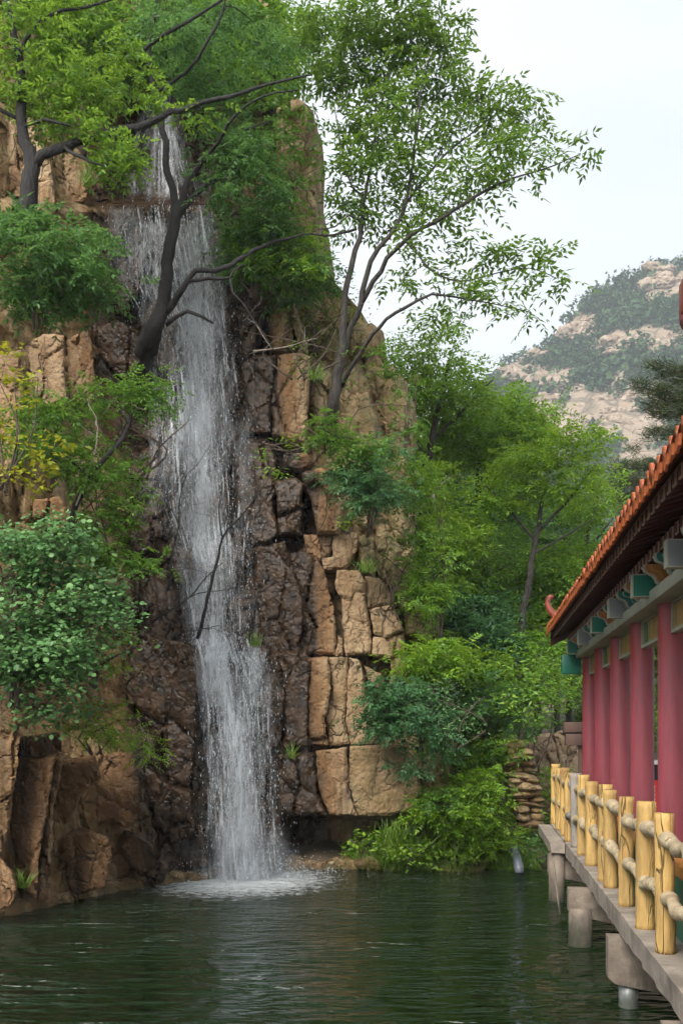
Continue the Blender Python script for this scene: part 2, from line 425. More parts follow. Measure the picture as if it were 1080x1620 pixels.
BLOCKS = [  # outline in photo pixels, stands out by, roundness, tilt x, tilt y, wet bias, moss
    # middle right tier
    ([(459, 876), (478, 872), (502, 881), (513, 905), (520, 935), (528, 961), (531, 1005), (531, 1036), (483, 1037), (485, 998), (478, 942), (465, 905)], .55, 10, -.2, .1, .1, 0),
    ([(531, 901), (568, 903), (576, 920), (580, 968), (587, 998), (585, 1036), (546, 1037), (543, 998), (539, 946), (531, 931)], .75, 9, .1, .05, -.3, 0),
    ([(532, 1005), (541, 1009), (544, 1036), (532, 1037)], .5, 5, 0, 0, -.3, 0),
    ([(577, 912), (596, 914), (612, 930), (626, 951), (620, 958), (590, 962), (581, 966)], .6, 12, .3, .3, -.3, .2),
    ([(583, 962), (622, 956), (630, 975), (636, 998), (610, 1008), (591, 1004)], .75, 8, .2, 0, -.3, 0),
    ([(590, 1006), (612, 1010), (637, 1002), (637, 1016), (631, 1040), (588, 1037)], .6, 8, .2, 0, -.3, 0),
    ([(620, 890), (643, 883), (657, 898), (669, 920), (678, 961), (684, 994), (680, 1020), (641, 1009), (637, 983), (626, 945), (610, 925)], .45, 16, .6, 0, -.4, .5),
    ([(594, 845), (612, 838), (632, 872), (626, 900), (606, 925), (596, 894)], .35, 12, .3, .1, -.4, .5),
    ([(528, 845), (563, 841), (566, 868), (546, 899), (513, 900), (508, 884), (526, 880)], .65, 8, .1, -.1, -.4, 0),
    ([(480, 847), (527, 845), (524, 878), (505, 888), (486, 874)], .5, 8, -.1, 0, -.35, 0),
    ([(566, 846), (590, 850), (596, 880), (594, 912), (572, 904), (566, 880)], .4, 10, .2, 0, -.3, .6),
    ([(404, 1040), (438, 1038), (452, 1100), (441, 1185), (408, 1190)], .25, 12, -.2, 0, .2, 0),
    ([(439, 1039), (493, 1040), (488, 1116), (491, 1180), (443, 1188), (450, 1100)], .4, 10, -.1, 0, .15, 0),
    ([(494, 1040), (520, 1040), (524, 1090), (512, 1135), (520, 1179), (492, 1180), (489, 1116)], .6, 8, 0, 0, -.1, 0),
    ([(521, 1040), (551, 1040), (549, 1087), (545, 1142), (553, 1178), (521, 1179), (514, 1135), (526, 1090)], .52, 8, .1, 0, -.15, .1),
    ([(552, 1040), (567, 1042), (576, 1072), (580, 1109), (591, 1150), (597, 1176), (555, 1178), (547, 1142), (551, 1087)], .65, 9, .15, 0, -.3, 0),
    ([(577, 1053), (602, 1064), (611, 1088), (588, 1086)], .3, 8, .2, 0, -.4, 0),
    ([(617, 1043), (637, 1042), (661, 1064), (657, 1078), (617, 1083)], .4, 10, .4, 0, -.4, .2),
    ([(635, 1085), (668, 1080), (676, 1112), (650, 1130), (632, 1112)], .35, 12, .4, 0, -.4, .5),
    # lower tier
    ([(440, 1190), (497, 1191), (502, 1249), (517, 1288), (470, 1290), (440, 1284)], .45, 9, 0, 0, .1, 0),
    ([(499, 1190), (549, 1182), (550, 1244), (565, 1290), (520, 1288), (504, 1249)], .6, 7, 0, 0, -.2, 0),
    ([(552, 1181), (593, 1179), (638, 1179), (660, 1209), (664, 1249), (662, 1279), (611, 1291), (568, 1291), (551, 1244)], .68, 9, .1, 0, -.4, .25),
    ([(664, 1200), (700, 1187), (716, 1218), (718, 1267), (691, 1271), (668, 1267)], .45, 14, .4, 0, -.4, 0),
    # upper right tier
    ([(426, 446), (439, 457), (457, 490), (463, 509), (466, 535), (474, 558), (430, 559), (424, 513), (430, 483)], .6, 16, .3, .2, -.25, .1),
    ([(386, 448), (407, 448), (427, 462), (426, 487), (404, 531), (404, 557), (386, 568), (376, 531)], .35, 10, -.1, .2, .0, 0),
    ([(452, 470), (466, 478), (480, 520), (488, 560), (474, 556), (464, 510)], .35, 10, .4, 0, -.3, .4),
    ([(437, 561), (478, 559), (489, 564), (487, 627), (484, 679), (481, 701), (433, 690), (430, 642), (436, 605)], .7, 10, .1, .05, -.05, 0),
    ([(404, 562), (435, 562), (434, 605), (428, 642), (431, 687), (383, 687), (387, 613), (380, 580)], .4, 10, -.15, 0, .1, 0),
    ([(450, 716), (487, 718), (498, 731), (474, 746), (446, 738)], .5, 8, .1, .4, .1, 0),
    ([(435, 759), (469, 757), (480, 766), (478, 845), (443, 846)], .55, 9, -.1, .1, .1, 0),
    ([(474, 748), (509, 740), (543, 768), (548, 777), (536, 843), (502, 846), (493, 787)], .85, 10, .15, .2, .1, 0),
    ([(372, 690), (428, 692), (440, 730), (434, 800), (440, 850), (400, 870), (372, 800)], .22, 14, -.2, 0, .2, 0),
    ([(404, 866), (450, 858), (470, 905), (482, 960), (480, 1035), (420, 1036), (402, 960)], .3, 10, -.3, .1, .15, 0),
    # rounded boulders of the right flank
    ([(549, 520), (569, 513), (590, 510), (606, 527), (608, 557), (572, 568), (552, 560)], .5, 22, .4, .2, -.5, .3),
    ([(492, 582), (512, 574), (526, 590), (530, 640), (526, 690), (500, 700), (488, 650)], .25, 18, .1, 0, -.4, .5),
    ([(530, 620), (545, 585), (569, 574), (583, 600), (593, 642), (604, 682), (606, 712), (590, 730), (560, 720), (540, 690)], .55, 22, .1, .1, -.5, .45),
    ([(583, 582), (617, 577), (643, 603), (656, 637), (658, 679), (648, 726), (622, 735), (609, 701), (603, 672), (594, 627)], .35, 26, .5, .1, -.5, .35),
    ([(520, 712), (560, 716), (590, 735), (600, 790), (590, 838), (556, 838), (548, 780)], .3, 20, .1, 0, -.4, .5),
    ([(598, 728), (640, 728), (654, 761), (658, 820), (650, 872), (622, 860), (604, 800)], .25, 22, .5, 0, -.5, .5),
    # the tall pale pillar and the rocks above the fall
    ([(438, 172), (470, 150), (492, 176), (506, 212), (508, 300), (507, 368), (498, 410), (452, 420), (436, 330)], .1, 16, .3, .4, -.5, .1),
    ([(204, 98), (236, 92), (268, 112), (277, 150), (262, 172), (218, 170), (200, 130)], .3, 20, 0, .4, -.3, 0),
    ([(330, 330), (372, 352), (398, 384), (390, 432), (352, 440), (338, 392)], .35, 12, -.2, .3, .1, 0),
    ([(176, 330), (214, 324), (232, 380), (226, 450), (196, 500), (160, 470), (150, 400)], .28, 14, -.4, .2, .1, 0),
    # upper left
    ([(0, 195), (48, 178), (78, 250), (92, 330), (60, 365), (0, 350)], .5, 14, -.5, .1, -.05, 0),
    ([(80, 240), (118, 228), (140, 262), (136, 316), (104, 330), (92, 300)], .4, 12, -.5, .1, -.05, 0),
    ([(104, 248), (150, 262), (168, 320), (150, 344), (136, 316)], .2, 10, -.4, .1, .1, 0),
    ([(37, 548), (67, 526), (100, 530), (103, 632), (74, 646), (41, 633)], .65, 9, -.6, .05, -.1, 0),
    ([(104, 536), (140, 520), (150, 590), (144, 640), (108, 640)], .45, 9, -.6, .05, .1, 0),
    ([(0, 560), (33, 552), (36, 640), (22, 720), (18, 790), (0, 805)], .75, 9, -.5, .05, -.1, 0),
    ([(146, 515), (186, 506), (222, 522), (224, 578), (190, 612), (148, 600)], .65, 11, -.3, .3, .25, 0),
    ([(150, 604), (190, 616), (205, 660), (196, 712), (160, 720), (140, 670)], .35, 12, -.4, .1, .2, 0),
    ([(55, 789), (93, 786), (112, 815), (104, 840), (70, 836), (52, 815)], .6, 10, -.3, .2, .15, 0),
    ([(116, 770), (150, 750), (166, 790), (160, 840), (120, 846)], .4, 10, -.3, .2, .15, 0),
    ([(200, 804), (228, 796), (240, 816), (246, 841), (242, 872), (207, 876)], .6, 12, -.2, .2, .15, 0),
    ([(262, 868), (284, 862), (303, 880), (308, 914), (290, 930), (262, 918)], .5, 14, -.1, .2, .1, 0),
    ([(150, 905), (172, 900), (180, 930), (176, 955), (152, 950)], .5, 9, -.4, .2, -.1, 0),
    ([(176, 930), (206, 925), (212, 958), (196, 968), (178, 958)], .4, 9, -.4, .2, .1, 0),
    # lower left wall
    ([(150, 985), (205, 990), (250, 1010), (300, 1020), (314, 1060), (310, 1170), (300, 1250), (262, 1230), (236, 1150), (190, 1080), (156, 1050)], .28, 14, -.35, .15, .15, 0),
    ([(0, 1110), (26, 1100), (30, 1170), (22, 1250), (12, 1330), (0, 1350)], .7, 9, -.4, .05, .1, .1),
    ([(30, 1166), (96, 1160), (98, 1190), (60, 1200), (30, 1198)], .75, 8, -.3, 0, .25, 0),
    ([(22, 1202), (62, 1202), (88, 1196), (76, 1272), (60, 1372), (56, 1420), (28, 1400), (14, 1338)], .55, 7, -.3, .08, .12, 0),
    ([(88, 1200), (100, 1204), (86, 1275), (82, 1350), (78, 1422), (58, 1428), (64, 1372), (78, 1272)], .6, 5, -.2, .08, -.25, 0),
    ([(100, 1206), (150, 1196), (160, 1230), (128, 1260), (112, 1300), (90, 1310), (88, 1270)], .4, 9, -.4, .1, .1, 0),
    ([(150, 1196), (210, 1190), (224, 1250), (236, 1290), (200, 1310), (168, 1300), (140, 1306), (132, 1262), (162, 1232)], .42, 9, -.35, .1, 0, 0),
    ([(102, 1326), (142, 1314), (172, 1324), (176, 1358), (168, 1404), (120, 1418), (84, 1424), (90, 1370)], .5, 10, -.4, .3, .14, 0),
    ([(176, 1345), (214, 1318), (242, 1338), (268, 1376), (258, 1398), (180, 1408)], .55, 9, -.3, .35, .16, 0),
    ([(214, 1196), (262, 1240), (300, 1256), (310, 1320), (270, 1340), (244, 1300), (228, 1250)], .3, 12, -.3, .2, .12, 0),
    ([(262, 1320), (300, 1300), (330, 1310), (334, 1372), (284, 1384), (268, 1366)], .4, 14, -.2, .35, .05, 0),
    ([(0, 1358), (22, 1380), (28, 1418), (18, 1436), (0, 1442)], .9, 14, -.2, .2, 0, 0),
    ([(342, 1330), (390, 1320), (440, 1330), (452, 1372), (400, 1384), (346, 1380)], .35, 12, 0, .3, .1, 0),
]
for k, (pl, pro, rr, tx, ty, wb, mo) in enumerate(BLOCKS):
    cxm = sum(p[0] for p in pl) / len(pl)
    cym = sum(p_[1] for p_ in pl) / len(pl)
    if 375 < cxm < 550 and 430 < cym < 860: pro += .28
    rock_block(pl, pro, rr, tx, ty, seed=k * 1.37 + 0.4, wetb=wb, mossb=mo, parent=cliff, side=-0.45 if cxm < 260 else (0.12 if cxm > 540 else 0.0), round_=rr > 14, amp=0.7 if rr > 14 else (0.62 if wb <= -.15 else 1.0))

# ------------------------------------------------------------------ ground, bank, water
M_SOIL = plain('soil', (0.085, 0.062, 0.038), 0.95, 0.4, 1.2, 0.6, objc=False, dirt=(0.05, 0.075, 0.02))
MB().add([(-320, -18, -1.4), (410, -18, -1.4), (410, 486, -1.4), (-320, 486, -1.4)], np.array([[0, 1, 2, 3]])).build('ground', M_SOIL, kind='structure')

def bankz(X, Y):
    ys = 17.15 + 0.12 * math.sin(X * 2.3) + 0.1 * math.sin(X * 5.1) - 0.0 * X
    d = Y - ys
    if d < 0: return -0.6 + 0.6 * math.exp(d * 3) * 0.3
    sl = 0.36 * (1 - 0.55 * float(sstep(X, 2.6, 4.5)))
    z = 0.30 * (1 - math.exp(-d * 5)) + sl * min(d, 24.0) - 0.45 * max(0, d - 24.0)
    return z + 0.12 * noise.noise(Vector((X * 0.9, Y * 0.9, 0))) * min(1, d * 2) - 0.42
def bank():
    xs = np.linspace(-1.2, 16, 120); ys = np.concatenate([np.linspace(16.6, 19, 40), np.linspace(19.2, 60, 60)])
    V = np.array([(x, y, bankz(x, y)) for y in ys for x in xs])
    i = np.arange(len(ys) - 1)[:, None] * len(xs); j = np.arange(len(xs) - 1)[None, :]
    Q = np.stack([i + j, i + j + 1, i + len(xs) + j + 1, i + len(xs) + j], -1).reshape(-1, 4)
    return MB().add(V, Q).build('bank', M_SOIL, kind='structure')
bank()

def water():
    m, t, o = nodes('pool_water')
    P = pos(t, (1.0, 1.0, 1.0)); P2 = pos(t, (0.55, 1.5, 1.0))
    geo = N(t, 'NewGeometry').outputs['Position']
    n1 = tex(t, P2, 3.4, 2, 0.5, 0.5); n2 = tex(t, P2, 9.0, 2, 0.5, 0.3); n3 = tex(t, P, 0.7, 2)
    # rings running out from the foot of the fall
    imp = N(t, 'VectorMath', {0: geo, 1: (-1.45, 16.1, 0.0)}, operation='DISTANCE').outputs['Value']
    near = ramp(t, mth(t, 'DIVIDE', imp, 6.0), [(0.0, 1.0), (1.0, 0.0)])
    h = mth(t, 'ADD', mth(t, 'MULTIPLY', n1, 0.7), mth(t, 'MULTIPLY', n2, 0.16))
    h = mth(t, 'MULTIPLY', h, mth(t, 'ADD', 0.12, mth(t, 'MULTIPLY', mth(t, 'MULTIPLY', n3, n3), 3.6)))
    h = mth(t, 'ADD', h, mth(t, 'MULTIPLY', mth(t, 'MULTIPLY', tex(t, P, 14, 3, 0.6), near), 0.6))
    bp = N(t, 'Bump', {'Height': h, 'Strength': 1.0, 'Distance': 0.25})
    sep = N(t, 'SeparateXYZ', {0: geo})
    ex = mth(t, 'MULTIPLY', mth(t, 'ADD', sep.outputs[0], 1.62), 0.62); ey = mth(t, 'MULTIPLY', mth(t, 'SUBTRACT', sep.outputs[1], 16.25), 0.50)
    el = mth(t, 'SQRT', mth(t, 'ADD', mth(t, 'MULTIPLY', ex, ex), mth(t, 'MULTIPLY', ey, ey)))
    fo = mth(t, 'ADD', mth(t, 'SUBTRACT', 1.22, el), mth(t, 'MULTIPLY', mth(t, 'SUBTRACT', tex(t, P, 7, 6, 0.75), 0.5), 1.7))
    foam = ramp(t, fo, [(0.22, 0.0), (0.50, .45), (0.85, 1.0)])
    spk = mth(t, 'MULTIPLY', ramp(t, tex(t, P, 38, 2, 0.6), [(0.66, 0.0), (0.70, 1.0)]), ramp(t, mth(t, 'DIVIDE', el, 3.6), [(0.1, 1.0), (1.0, 0.0)]))
    foam = mth(t, 'MAXIMUM', foam, mth(t, 'MULTIPLY', spk, 0.7))
    col = mixc(t, foam, mixc(t, n3, (0.0050, 0.0105, 0.0025), (0.0055, 0.0175, 0.0045)), (0.78, 0.82, 0.84))
    ro = mth(t, 'ADD', 0.045, mth(t, 'MULTIPLY', foam, 0.6))
    b = N(t, 'BsdfPrincipled', {'Base Color': col, 'Roughness': ro, 'IOR': 1.33, 'Normal': bp.outputs[0], 'Specular IOR Level': 0.5})
    t.links.new(b.outputs[0], o.inputs['Surface'])
    MB().add([(-14, -8, 0), (16, -8, 0), (16, 21, 0), (-14, 21, 0)], np.array([[0, 1, 2, 3]])).build('pool_water', m, kind='structure')
water()

# stones along the foot of the cliff
def stone_mesh(seed, sub=2):
    bm = bmesh.new(); bmesh.ops.create_icosphere(bm, subdivisions=sub, radius=1)
    for v in bm.verts:
        q = v.co.copy(); a, c = facet(q, 1.1, 1.1, seed)
        v.co = q * (1 + 0.22 * a + 0.10 * noise.noise(q * 2 + Vector((seed, 0, 0))))
    me = bpy.data.meshes.new('stone'); bm.to_mesh(me); bm.free()
    for p in me.polygons: p.use_smooth = True
    n = len(me.vertices)
    for k, val in (('wet', 0.35 + 0.3 * math.sin(seed)), ('moss', 0.25)):
        a = me.attributes.new(k, 'FLOAT', 'POINT'); a.data.foreach_set('value', np.full(n, val, np.float32))
    me.materials.append(M_ROCK)
    return me
STONES = [stone_mesh(k * 2.1 + 1, 3) for k in range(7)]
SHORE = [(-60, 1478), (0, 1452), (60, 1438), (120, 1424), (180, 1412), (240, 1402), (300, 1394), (360, 1388), (420, 1382), (480, 1376), (540, 1374), (600, 1376)]
def shore():
    V = []; wet = []
    n = 220
    for k in range(n):
        px = -60 + 660 * k / (n - 1); py = float(tab(px, SHORE)); Y = F * EYE / (py - HZ)
        j = noise.noise(Vector((px * 0.06, 0, 0))) * 0.10
        for (dy, z) in ((-0.10 + j, -0.5), (-0.03 + j, 0.03), (0.08 + j, 0.12), (0.5 + j, 0.16), (1.6, 0.25)):
            p = at(px, py, Y); dirx = -0.75 if px < 330 else -0.2
            V.append((p[0] + dirx * dy, Y + dy, z + 0.05 * noise.noise(Vector((px * 0.1, dy * 5, 2))))); wet.append(0.3 + 0.35 * (z < 0.05))
    i = np.arange(n - 1)[:, None] * 5; j = np.arange(4)[None, :]
    Q = np.stack([i + j, i + 5 + j, i + 5 + j + 1, i + j + 1], -1).reshape(-1, 4)
    led = MB().add(V, Q).build('shore_ledge', M_ROCK, attrs={'wet': wet, 'moss': np.full(len(V), 0.3)}, kind='structure')
    rg = random.Random(5); px = -40
    while px < 590:
        wpx = rg.uniform(10, 26); py = float(tab(px, SHORE)); Y = F * EYE / (py - HZ) + rg.uniform(0.02, 0.28)
        s = wpx * Y / F * 0.5; o = obj('stone', rg.choice(STONES), None, led)
        p = at(px, py, Y); o.location = (p[0], Y, rg.uniform(0.02, 0.10)); o.scale = (s * 1.1, s * rg.uniform(0.7, 1.1), s * rg.uniform(0.4, 0.75))
        o.rotation_euler = (rg.uniform(-.2, .2), rg.uniform(-.2, .2), rg.uniform(0, 6.3)); px += wpx * rg.uniform(0.7, 1.1)
shore()

# ------------------------------------------------------------------ far mountain
def mountain():
    m, t, o = nodes('mountain_ground')
    P = pos(t); a = tex(t, P, 0.035, 6, 0.65); b = tex(t, P, 0.4, 5, 0.7)
    rk = N(t, 'Attribute', attribute_name='rock').outputs['Fac']
    veg = mixc(t, b, (0.016, 0.050, 0.018), (0.045, 0.095, 0.028))
    cv = N(t, 'TexVoronoi', {'Vector': pos(t, (1, 1, .6)), 'Scale': .16}, feature='DISTANCE_TO_EDGE').outputs['Distance']
    roc = mixc(t, b, (0.23, 0.165, 0.11), (0.43, 0.345, 0.26))
    roc = mixc(t, ramp(t, cv, [(0.0, .8), (.10, 0.0)]), roc, (.10, .09, .06))
    f = mth(t, 'ADD', rk, mth(t, 'MULTIPLY', mth(t, 'SUBTRACT', b, 0.5), 0.8))
    col = mixc(t, ramp(t, f, [(0.42, 0.0), (0.58, 1.0)]), veg, roc)
    bp = N(t, 'Bump', {'Height': b, 'Strength': 1.0, 'Distance': 1.5})
    s = N(t, 'BsdfPrincipled', {'Base Color': col, 'Roughness': 0.95, 'Normal': bp.outputs[0]})
    t.links.new(s.outputs[0], o.inputs['Surface'])
    RID = [(300, 1060), (480, 960), (600, 830), (700, 690), (790, 590), (850, 545), (900, 500), (960, 452), (1000, 438), (1080, 400), (1200, 340), (1320, 300), (1500, 330)]
    ZONES = [(866, 612, 52, 34), (812, 592, 32, 26), (846, 562, 20, 14), (915, 515, 36, 22), (975, 550, 46, 22), (1040, 550, 60, 20), (1062, 452, 44, 36), (940, 660, 95, 45), (1000, 690, 70, 40), (890, 690, 70, 40),
             (1030, 640, 40, 24), (860, 660, 40, 30), (980, 610, 24, 12), (1010, 740, 50, 40)]
    nu, nv = 220, 150
    V = np.zeros((nv + 6, nu, 3)); R = np.zeros((nv + 6, nu)); Nrm = {}
    for j in range(nv):
        v = j / (nv - 1)
        for i in range(nu):
            px = 300 + 1200 * i / (nu - 1)
            Y = 235 + 165 * v ** 0.9
            top = float(tab(px, RID)); py = 1160 + (top - 1160) * v ** 0.82
            p = at(px, py, Y)
            q = Vector(p)
            g = noise.fractal(q * 0.014, 1.0, 2.0, 5); fa, c = facet(p, 0.045, 0.06, 4.4)
            d = np.array([0, -9 * g - 4.5 * fa, 3.5 * g]) * min(1, 4 * v + 0.2)
            V[j, i] = p + d
            rr = 0.02 + 0.5 * noise.noise(q * 0.028)
            for (zx, zy, rx, ry) in ZONES:
                e = ((px - zx) / rx) ** 2 + ((py - zy) / ry) ** 2
                if e < 2.2: rr = max(rr, 0.95 - 0.32 * e)
            R[j, i] = rr
    for k in range(6):
        V[nv + k] = V[nv - 1] + np.array([4 * k, 14 * (k + 1), -9 * (k + 1) ** 1.25])
    nvv = nv + 6
    i = np.arange(nvv - 1)[:, None] * nu; j = np.arange(nu - 1)[None, :]
    Q = np.stack([i + j, i + j + 1, i + nu + j + 1, i + nu + j], -1).reshape(-1, 4)
    mt = MB().add(V.reshape(-1, 3), Q).build('mountain', m, attrs={'rock': R.ravel()}, kind='structure')
    # boulders standing out of the slope
    def surf(px, py):
        v = max(0.0, min(1.0, (1160 - py) / (1160 - float(tab(px, RID))))) ** (1 / 0.82)
        jj = min(nv - 1, int(v * (nv - 1))); ii = min(nu - 1, max(0, int((px - 300) / 1200 * (nu - 1))))
        return V[jj, ii]
    mb, t2, o2 = nodes('mountain_granite')
    P = pos(t2); f1 = tex(t2, P, 0.25, 6, 0.65); f2 = tex(t2, pos(t2, (1, 1, 0.4)), 0.6, 5, 0.6)
    c = mixc(t2, ramp(t2, f1, [(0.35, 0.0), (0.65, 1.0)]), (0.23, 0.165, 0.11), (0.43, 0.345, 0.26))
    c = mixc(t2, ramp(t2, f2, [(0.5, 0.0), (0.66, 0.7)]), c, (0.17, 0.12, 0.085))
    bp = N(t2, 'Bump', {'Height': f1, 'Strength': 1.0, 'Distance': 1.2})
    s = N(t2, 'BsdfPrincipled', {'Base Color': c, 'Roughness': 0.9, 'Normal': bp.outputs[0]})
    t2.links.new(s.outputs[0], o2.inputs['Surface'])
    meshes = []
    for k in range(6):
        bm = bmesh.new(); bmesh.ops.create_icosphere(bm, subdivisions=3, radius=1)
        for v in bm.verts:
            q = v.co.copy(); a_, c_ = facet(q, 1.9, 1.7, k * 3.1 + 0.5); v.co = q * (1 + 0.30 * a_ - 0.22 * math.exp(-c_ * 9) + 0.08 * noise.noise(q * 3) + 0.06 * noise.noise(q * 7))
        me = bpy.data.meshes.new('boulder'); bm.to_mesh(me); bm.free(); me.materials.append(mb)
        meshes.append(me)
    rg = random.Random(11)
    TR = [(858, 610, 32, 24), (892, 622, 18, 20), (967, 541, 24, 12), (980, 562, 28, 10), (1012, 553, 22, 9), (912, 517, 15, 10), (898, 530, 12, 8), (844, 560, 14, 10), (812, 596, 14, 14), (826, 572, 10, 8),
          (1064, 536, 18, 12), (1040, 545, 12, 10), (1055, 448, 20, 10), (1068, 468, 16, 10), (1030, 452, 10, 8), (984, 602, 10, 5), (960, 634, 14, 7), (922, 645, 12, 8), (924, 668, 18, 14), (950, 676, 20, 14), (985, 672, 18, 12), (1010, 650, 14, 9)]
    for (px, py, rx, ry) in TR: pass
    extra = []
    for (zx, zy, rx, ry) in ZONES:
        for _ in range(int(rx * ry / 150)):
            a = rg.uniform(0, 6.28); r_ = math.sqrt(rg.random()); s_ = rg.uniform(5.0, 14.0)
            extra.append((zx + rx * r_ * math.cos(a), zy + ry * r_ * math.sin(a), s_ * rg.uniform(0.9, 1.8), s_ * rg.uniform(.7, 1.2)))
    for k, (px, py, rx, ry) in enumerate(TR + extra):
        p = surf(px, py); Y = p[1]; q = at(px, py, Y)
        ob = obj('boulder', meshes[k % 6], None, mt)
        ob.location = (q[0], Y + 0.15 * rx * Y / F, q[2]); ob.scale = (rx * Y / F, rx * Y / F * 0.7, ry * Y / F)
        ob.rotation_euler = (0, rg.uniform(-.3, .3), rg.uniform(-.5, .5) + (k % 4) * 1.57 * 0)
    # scrub and small pines covering the slope, a mass nobody could count
    rgn = np.random.default_rng(3); Pc = []; S = []
    for k in range(11000):
        px = rgn.uniform(560, 1140); top = float(tab(px, RID)); v = rgn.random() ** 0.8
        py = 1160 + (top - 1160) * (v ** 0.82)
        jj = min(nv - 1, int(v * (nv - 1))); ii = int((px - 300) / 1200 * (nu - 1))
        if R[jj, ii] > rgn.uniform(0.50, 0.88): continue
        s_ = rgn.uniform(1.3, 3.4)
        if noise.noise(Vector((px * 0.02, py * 0.02, 0))) > 0.15 and rgn.random() < 0.3: s_ *= 1.7
        Pc.append(V[jj, ii] + np.array([rgn.normal(0, 1.0), 0, 0.4 * s_])); S.append(s_)
    for k in range(90):      # trees along the skyline
        px = rgn.uniform(790, 1120); ii = int((px - 300) / 1200 * (nu - 1))
        cl = noise.noise(Vector((px * 0.03, 5, 0)))
        if cl < -0.05: continue
        s_ = rgn.uniform(1.2, 3.2) + 2.0 * max(0, cl)
        Pc.append(V[nv - 1, ii] + np.array([rgn.normal(0, 1), 0, 0.7 * s_])); S.append(s_)
    Pc = np.array(Pc); S = np.array(S)
    kk = 15; n = len(Pc)
    U = rgn.normal(size=(n, kk, 3)); U /= np.linalg.norm(U, axis=2)[..., None]; U *= rgn.random((n, kk, 1)) ** 0.4
    B = Pc[:, None, :] + U * S[:, None, None] * np.array([1.0, 0.9, 0.8])
    Dv = rgn.normal(size=(n * kk, 3)); Dv /= np.linalg.norm(Dv, axis=1)[:, None]
    Nv = rgn.normal(size=(n * kk, 3)) * 0.6 + np.array([0, -.4, 1])
    mbd = MB(); leaves(mbd, B.reshape(-1, 3), Dv, Nv, np.repeat(S, kk) * rgn.uniform(.4, .8, n * kk), np.repeat(S, kk) * rgn.uniform(.35, .6, n * kk))
    lm = leaf_mat('scrub_far', (0.013, 0.052, 0.018), (0.036, 0.098, 0.027), (0.08, 0.15, 0.04), 0.15, 0.7)
    mbd.build('far_scrub', lm, None, smooth=False, kind='stuff', label='green scrub and small pines covering the far rocky mountainside', category='scrub')

# ------------------------------------------------------------------ leaves and branches
def unit(a): return a / (np.linalg.norm(a, axis=-1, keepdims=True) + 1e-9)

def leaves(mb, P, D, Nn, Ls, Ws, shape='leaf'):
    n = len(P); D = unit(D); S = unit(np.cross(D, Nn)); U = np.cross(S, D)
    Ls = np.broadcast_to(Ls, (n,))[:, None]; Ws = np.broadcast_to(Ws, (n,))[:, None]
    if shape == 'round':
        K = [(0, 0, 0), (.25, .42, .08), (.68, .5, .12), (1.0, .22, 0), (1.0, -.22, 0), (.68, -.5, .12), (.25, -.42, .08)]
    elif shape == 'blade':
        K = [(0, .5, 0), (.55, .4, .0), (1.0, 0, -.25), (.55, -.4, .0), (0, -.5, 0)]
    else:
        K = [(0, 0, 0), (.42, .5, .14), (1.0, 0, -.10), (.42, -.5, .14)]
    V = np.stack([P + D * Ls * a + S * Ws * b + U * (Ws * c if shape != 'blade' else Ls * c) for a, b, c in K], 1)
    k = len(K); Fc = np.arange(n * k).reshape(n, k)
    mb.add(V.reshape(-1, 3), Fc)

def compound(mb, B, D, Lr, pairs, ll, lw, rg, droop=0.25, ang=60):
    """pinnate leaves: B base, D direction of the rachis, Lr its length"""
    n = len(B); D = unit(D); up = np.tile([0., 0., 1.], (n, 1)) + rg.normal(0, .35, (n, 3))
    S = unit(np.cross(D, up)); U = np.cross(S, D); Lr = np.broadcast_to(Lr, (n,))
    ca, sa = math.cos(math.radians(ang)), math.sin(math.radians(ang))
    for k in range(pairs):
        t = (k + 0.7) / pairs
        base = B + D * (Lr * t)[:, None] - U * (Lr * droop * t * t)[:, None]
        for s in (-1, 1):
            dd = D * ca + S * s * sa - U * (0.15 + 0.5 * droop * t) + rg.normal(0, .16, (n, 3))
            nn = U + S * s * 0.15 + rg.normal(0, .25, (n, 3))
            sc = (1 - 0.25 * abs(t - .5)) * rg.uniform(.8, 1.15, n)
            leaves(mb, base, dd, nn, ll * sc, lw * sc)
    tip = B + D * Lr[:, None] - U * (Lr * droop)[:, None]
    leaves(mb, tip, D - U * droop * 1.2 + rg.normal(0, .1, (n, 3)), U, ll * 1.05, lw)

def resample(P, step):
    """smooth curve through traced points; rows are x, y, z, r"""
    P = np.asarray(P, float)
    if len(P) < 3:
        k = max(2, int(np.linalg.norm(P[-1, :3] - P[0, :3]) / step) + 1); u = np.linspace(0, 1, k)[:, None]; return P[0] * (1 - u) + P[-1] * u
    Q = np.vstack([2 * P[0] - P[1], P, 2 * P[-1] - P[-2]]); out = []
    for i in range(1, len(Q) - 2):
        k = max(1, int(np.linalg.norm(Q[i + 1, :3] - Q[i, :3]) / step))
        for u in np.arange(k) / k:
            out.append(0.5 * (2 * Q[i] + (Q[i + 1] - Q[i - 1]) * u + (2 * Q[i - 1] - 5 * Q[i] + 4 * Q[i + 1] - Q[i + 2]) * u * u + (3 * Q[i] - Q[i - 1] - 3 * Q[i + 1] + Q[i + 2]) * u ** 3))
    out.append(Q[-2]); return np.array(out)

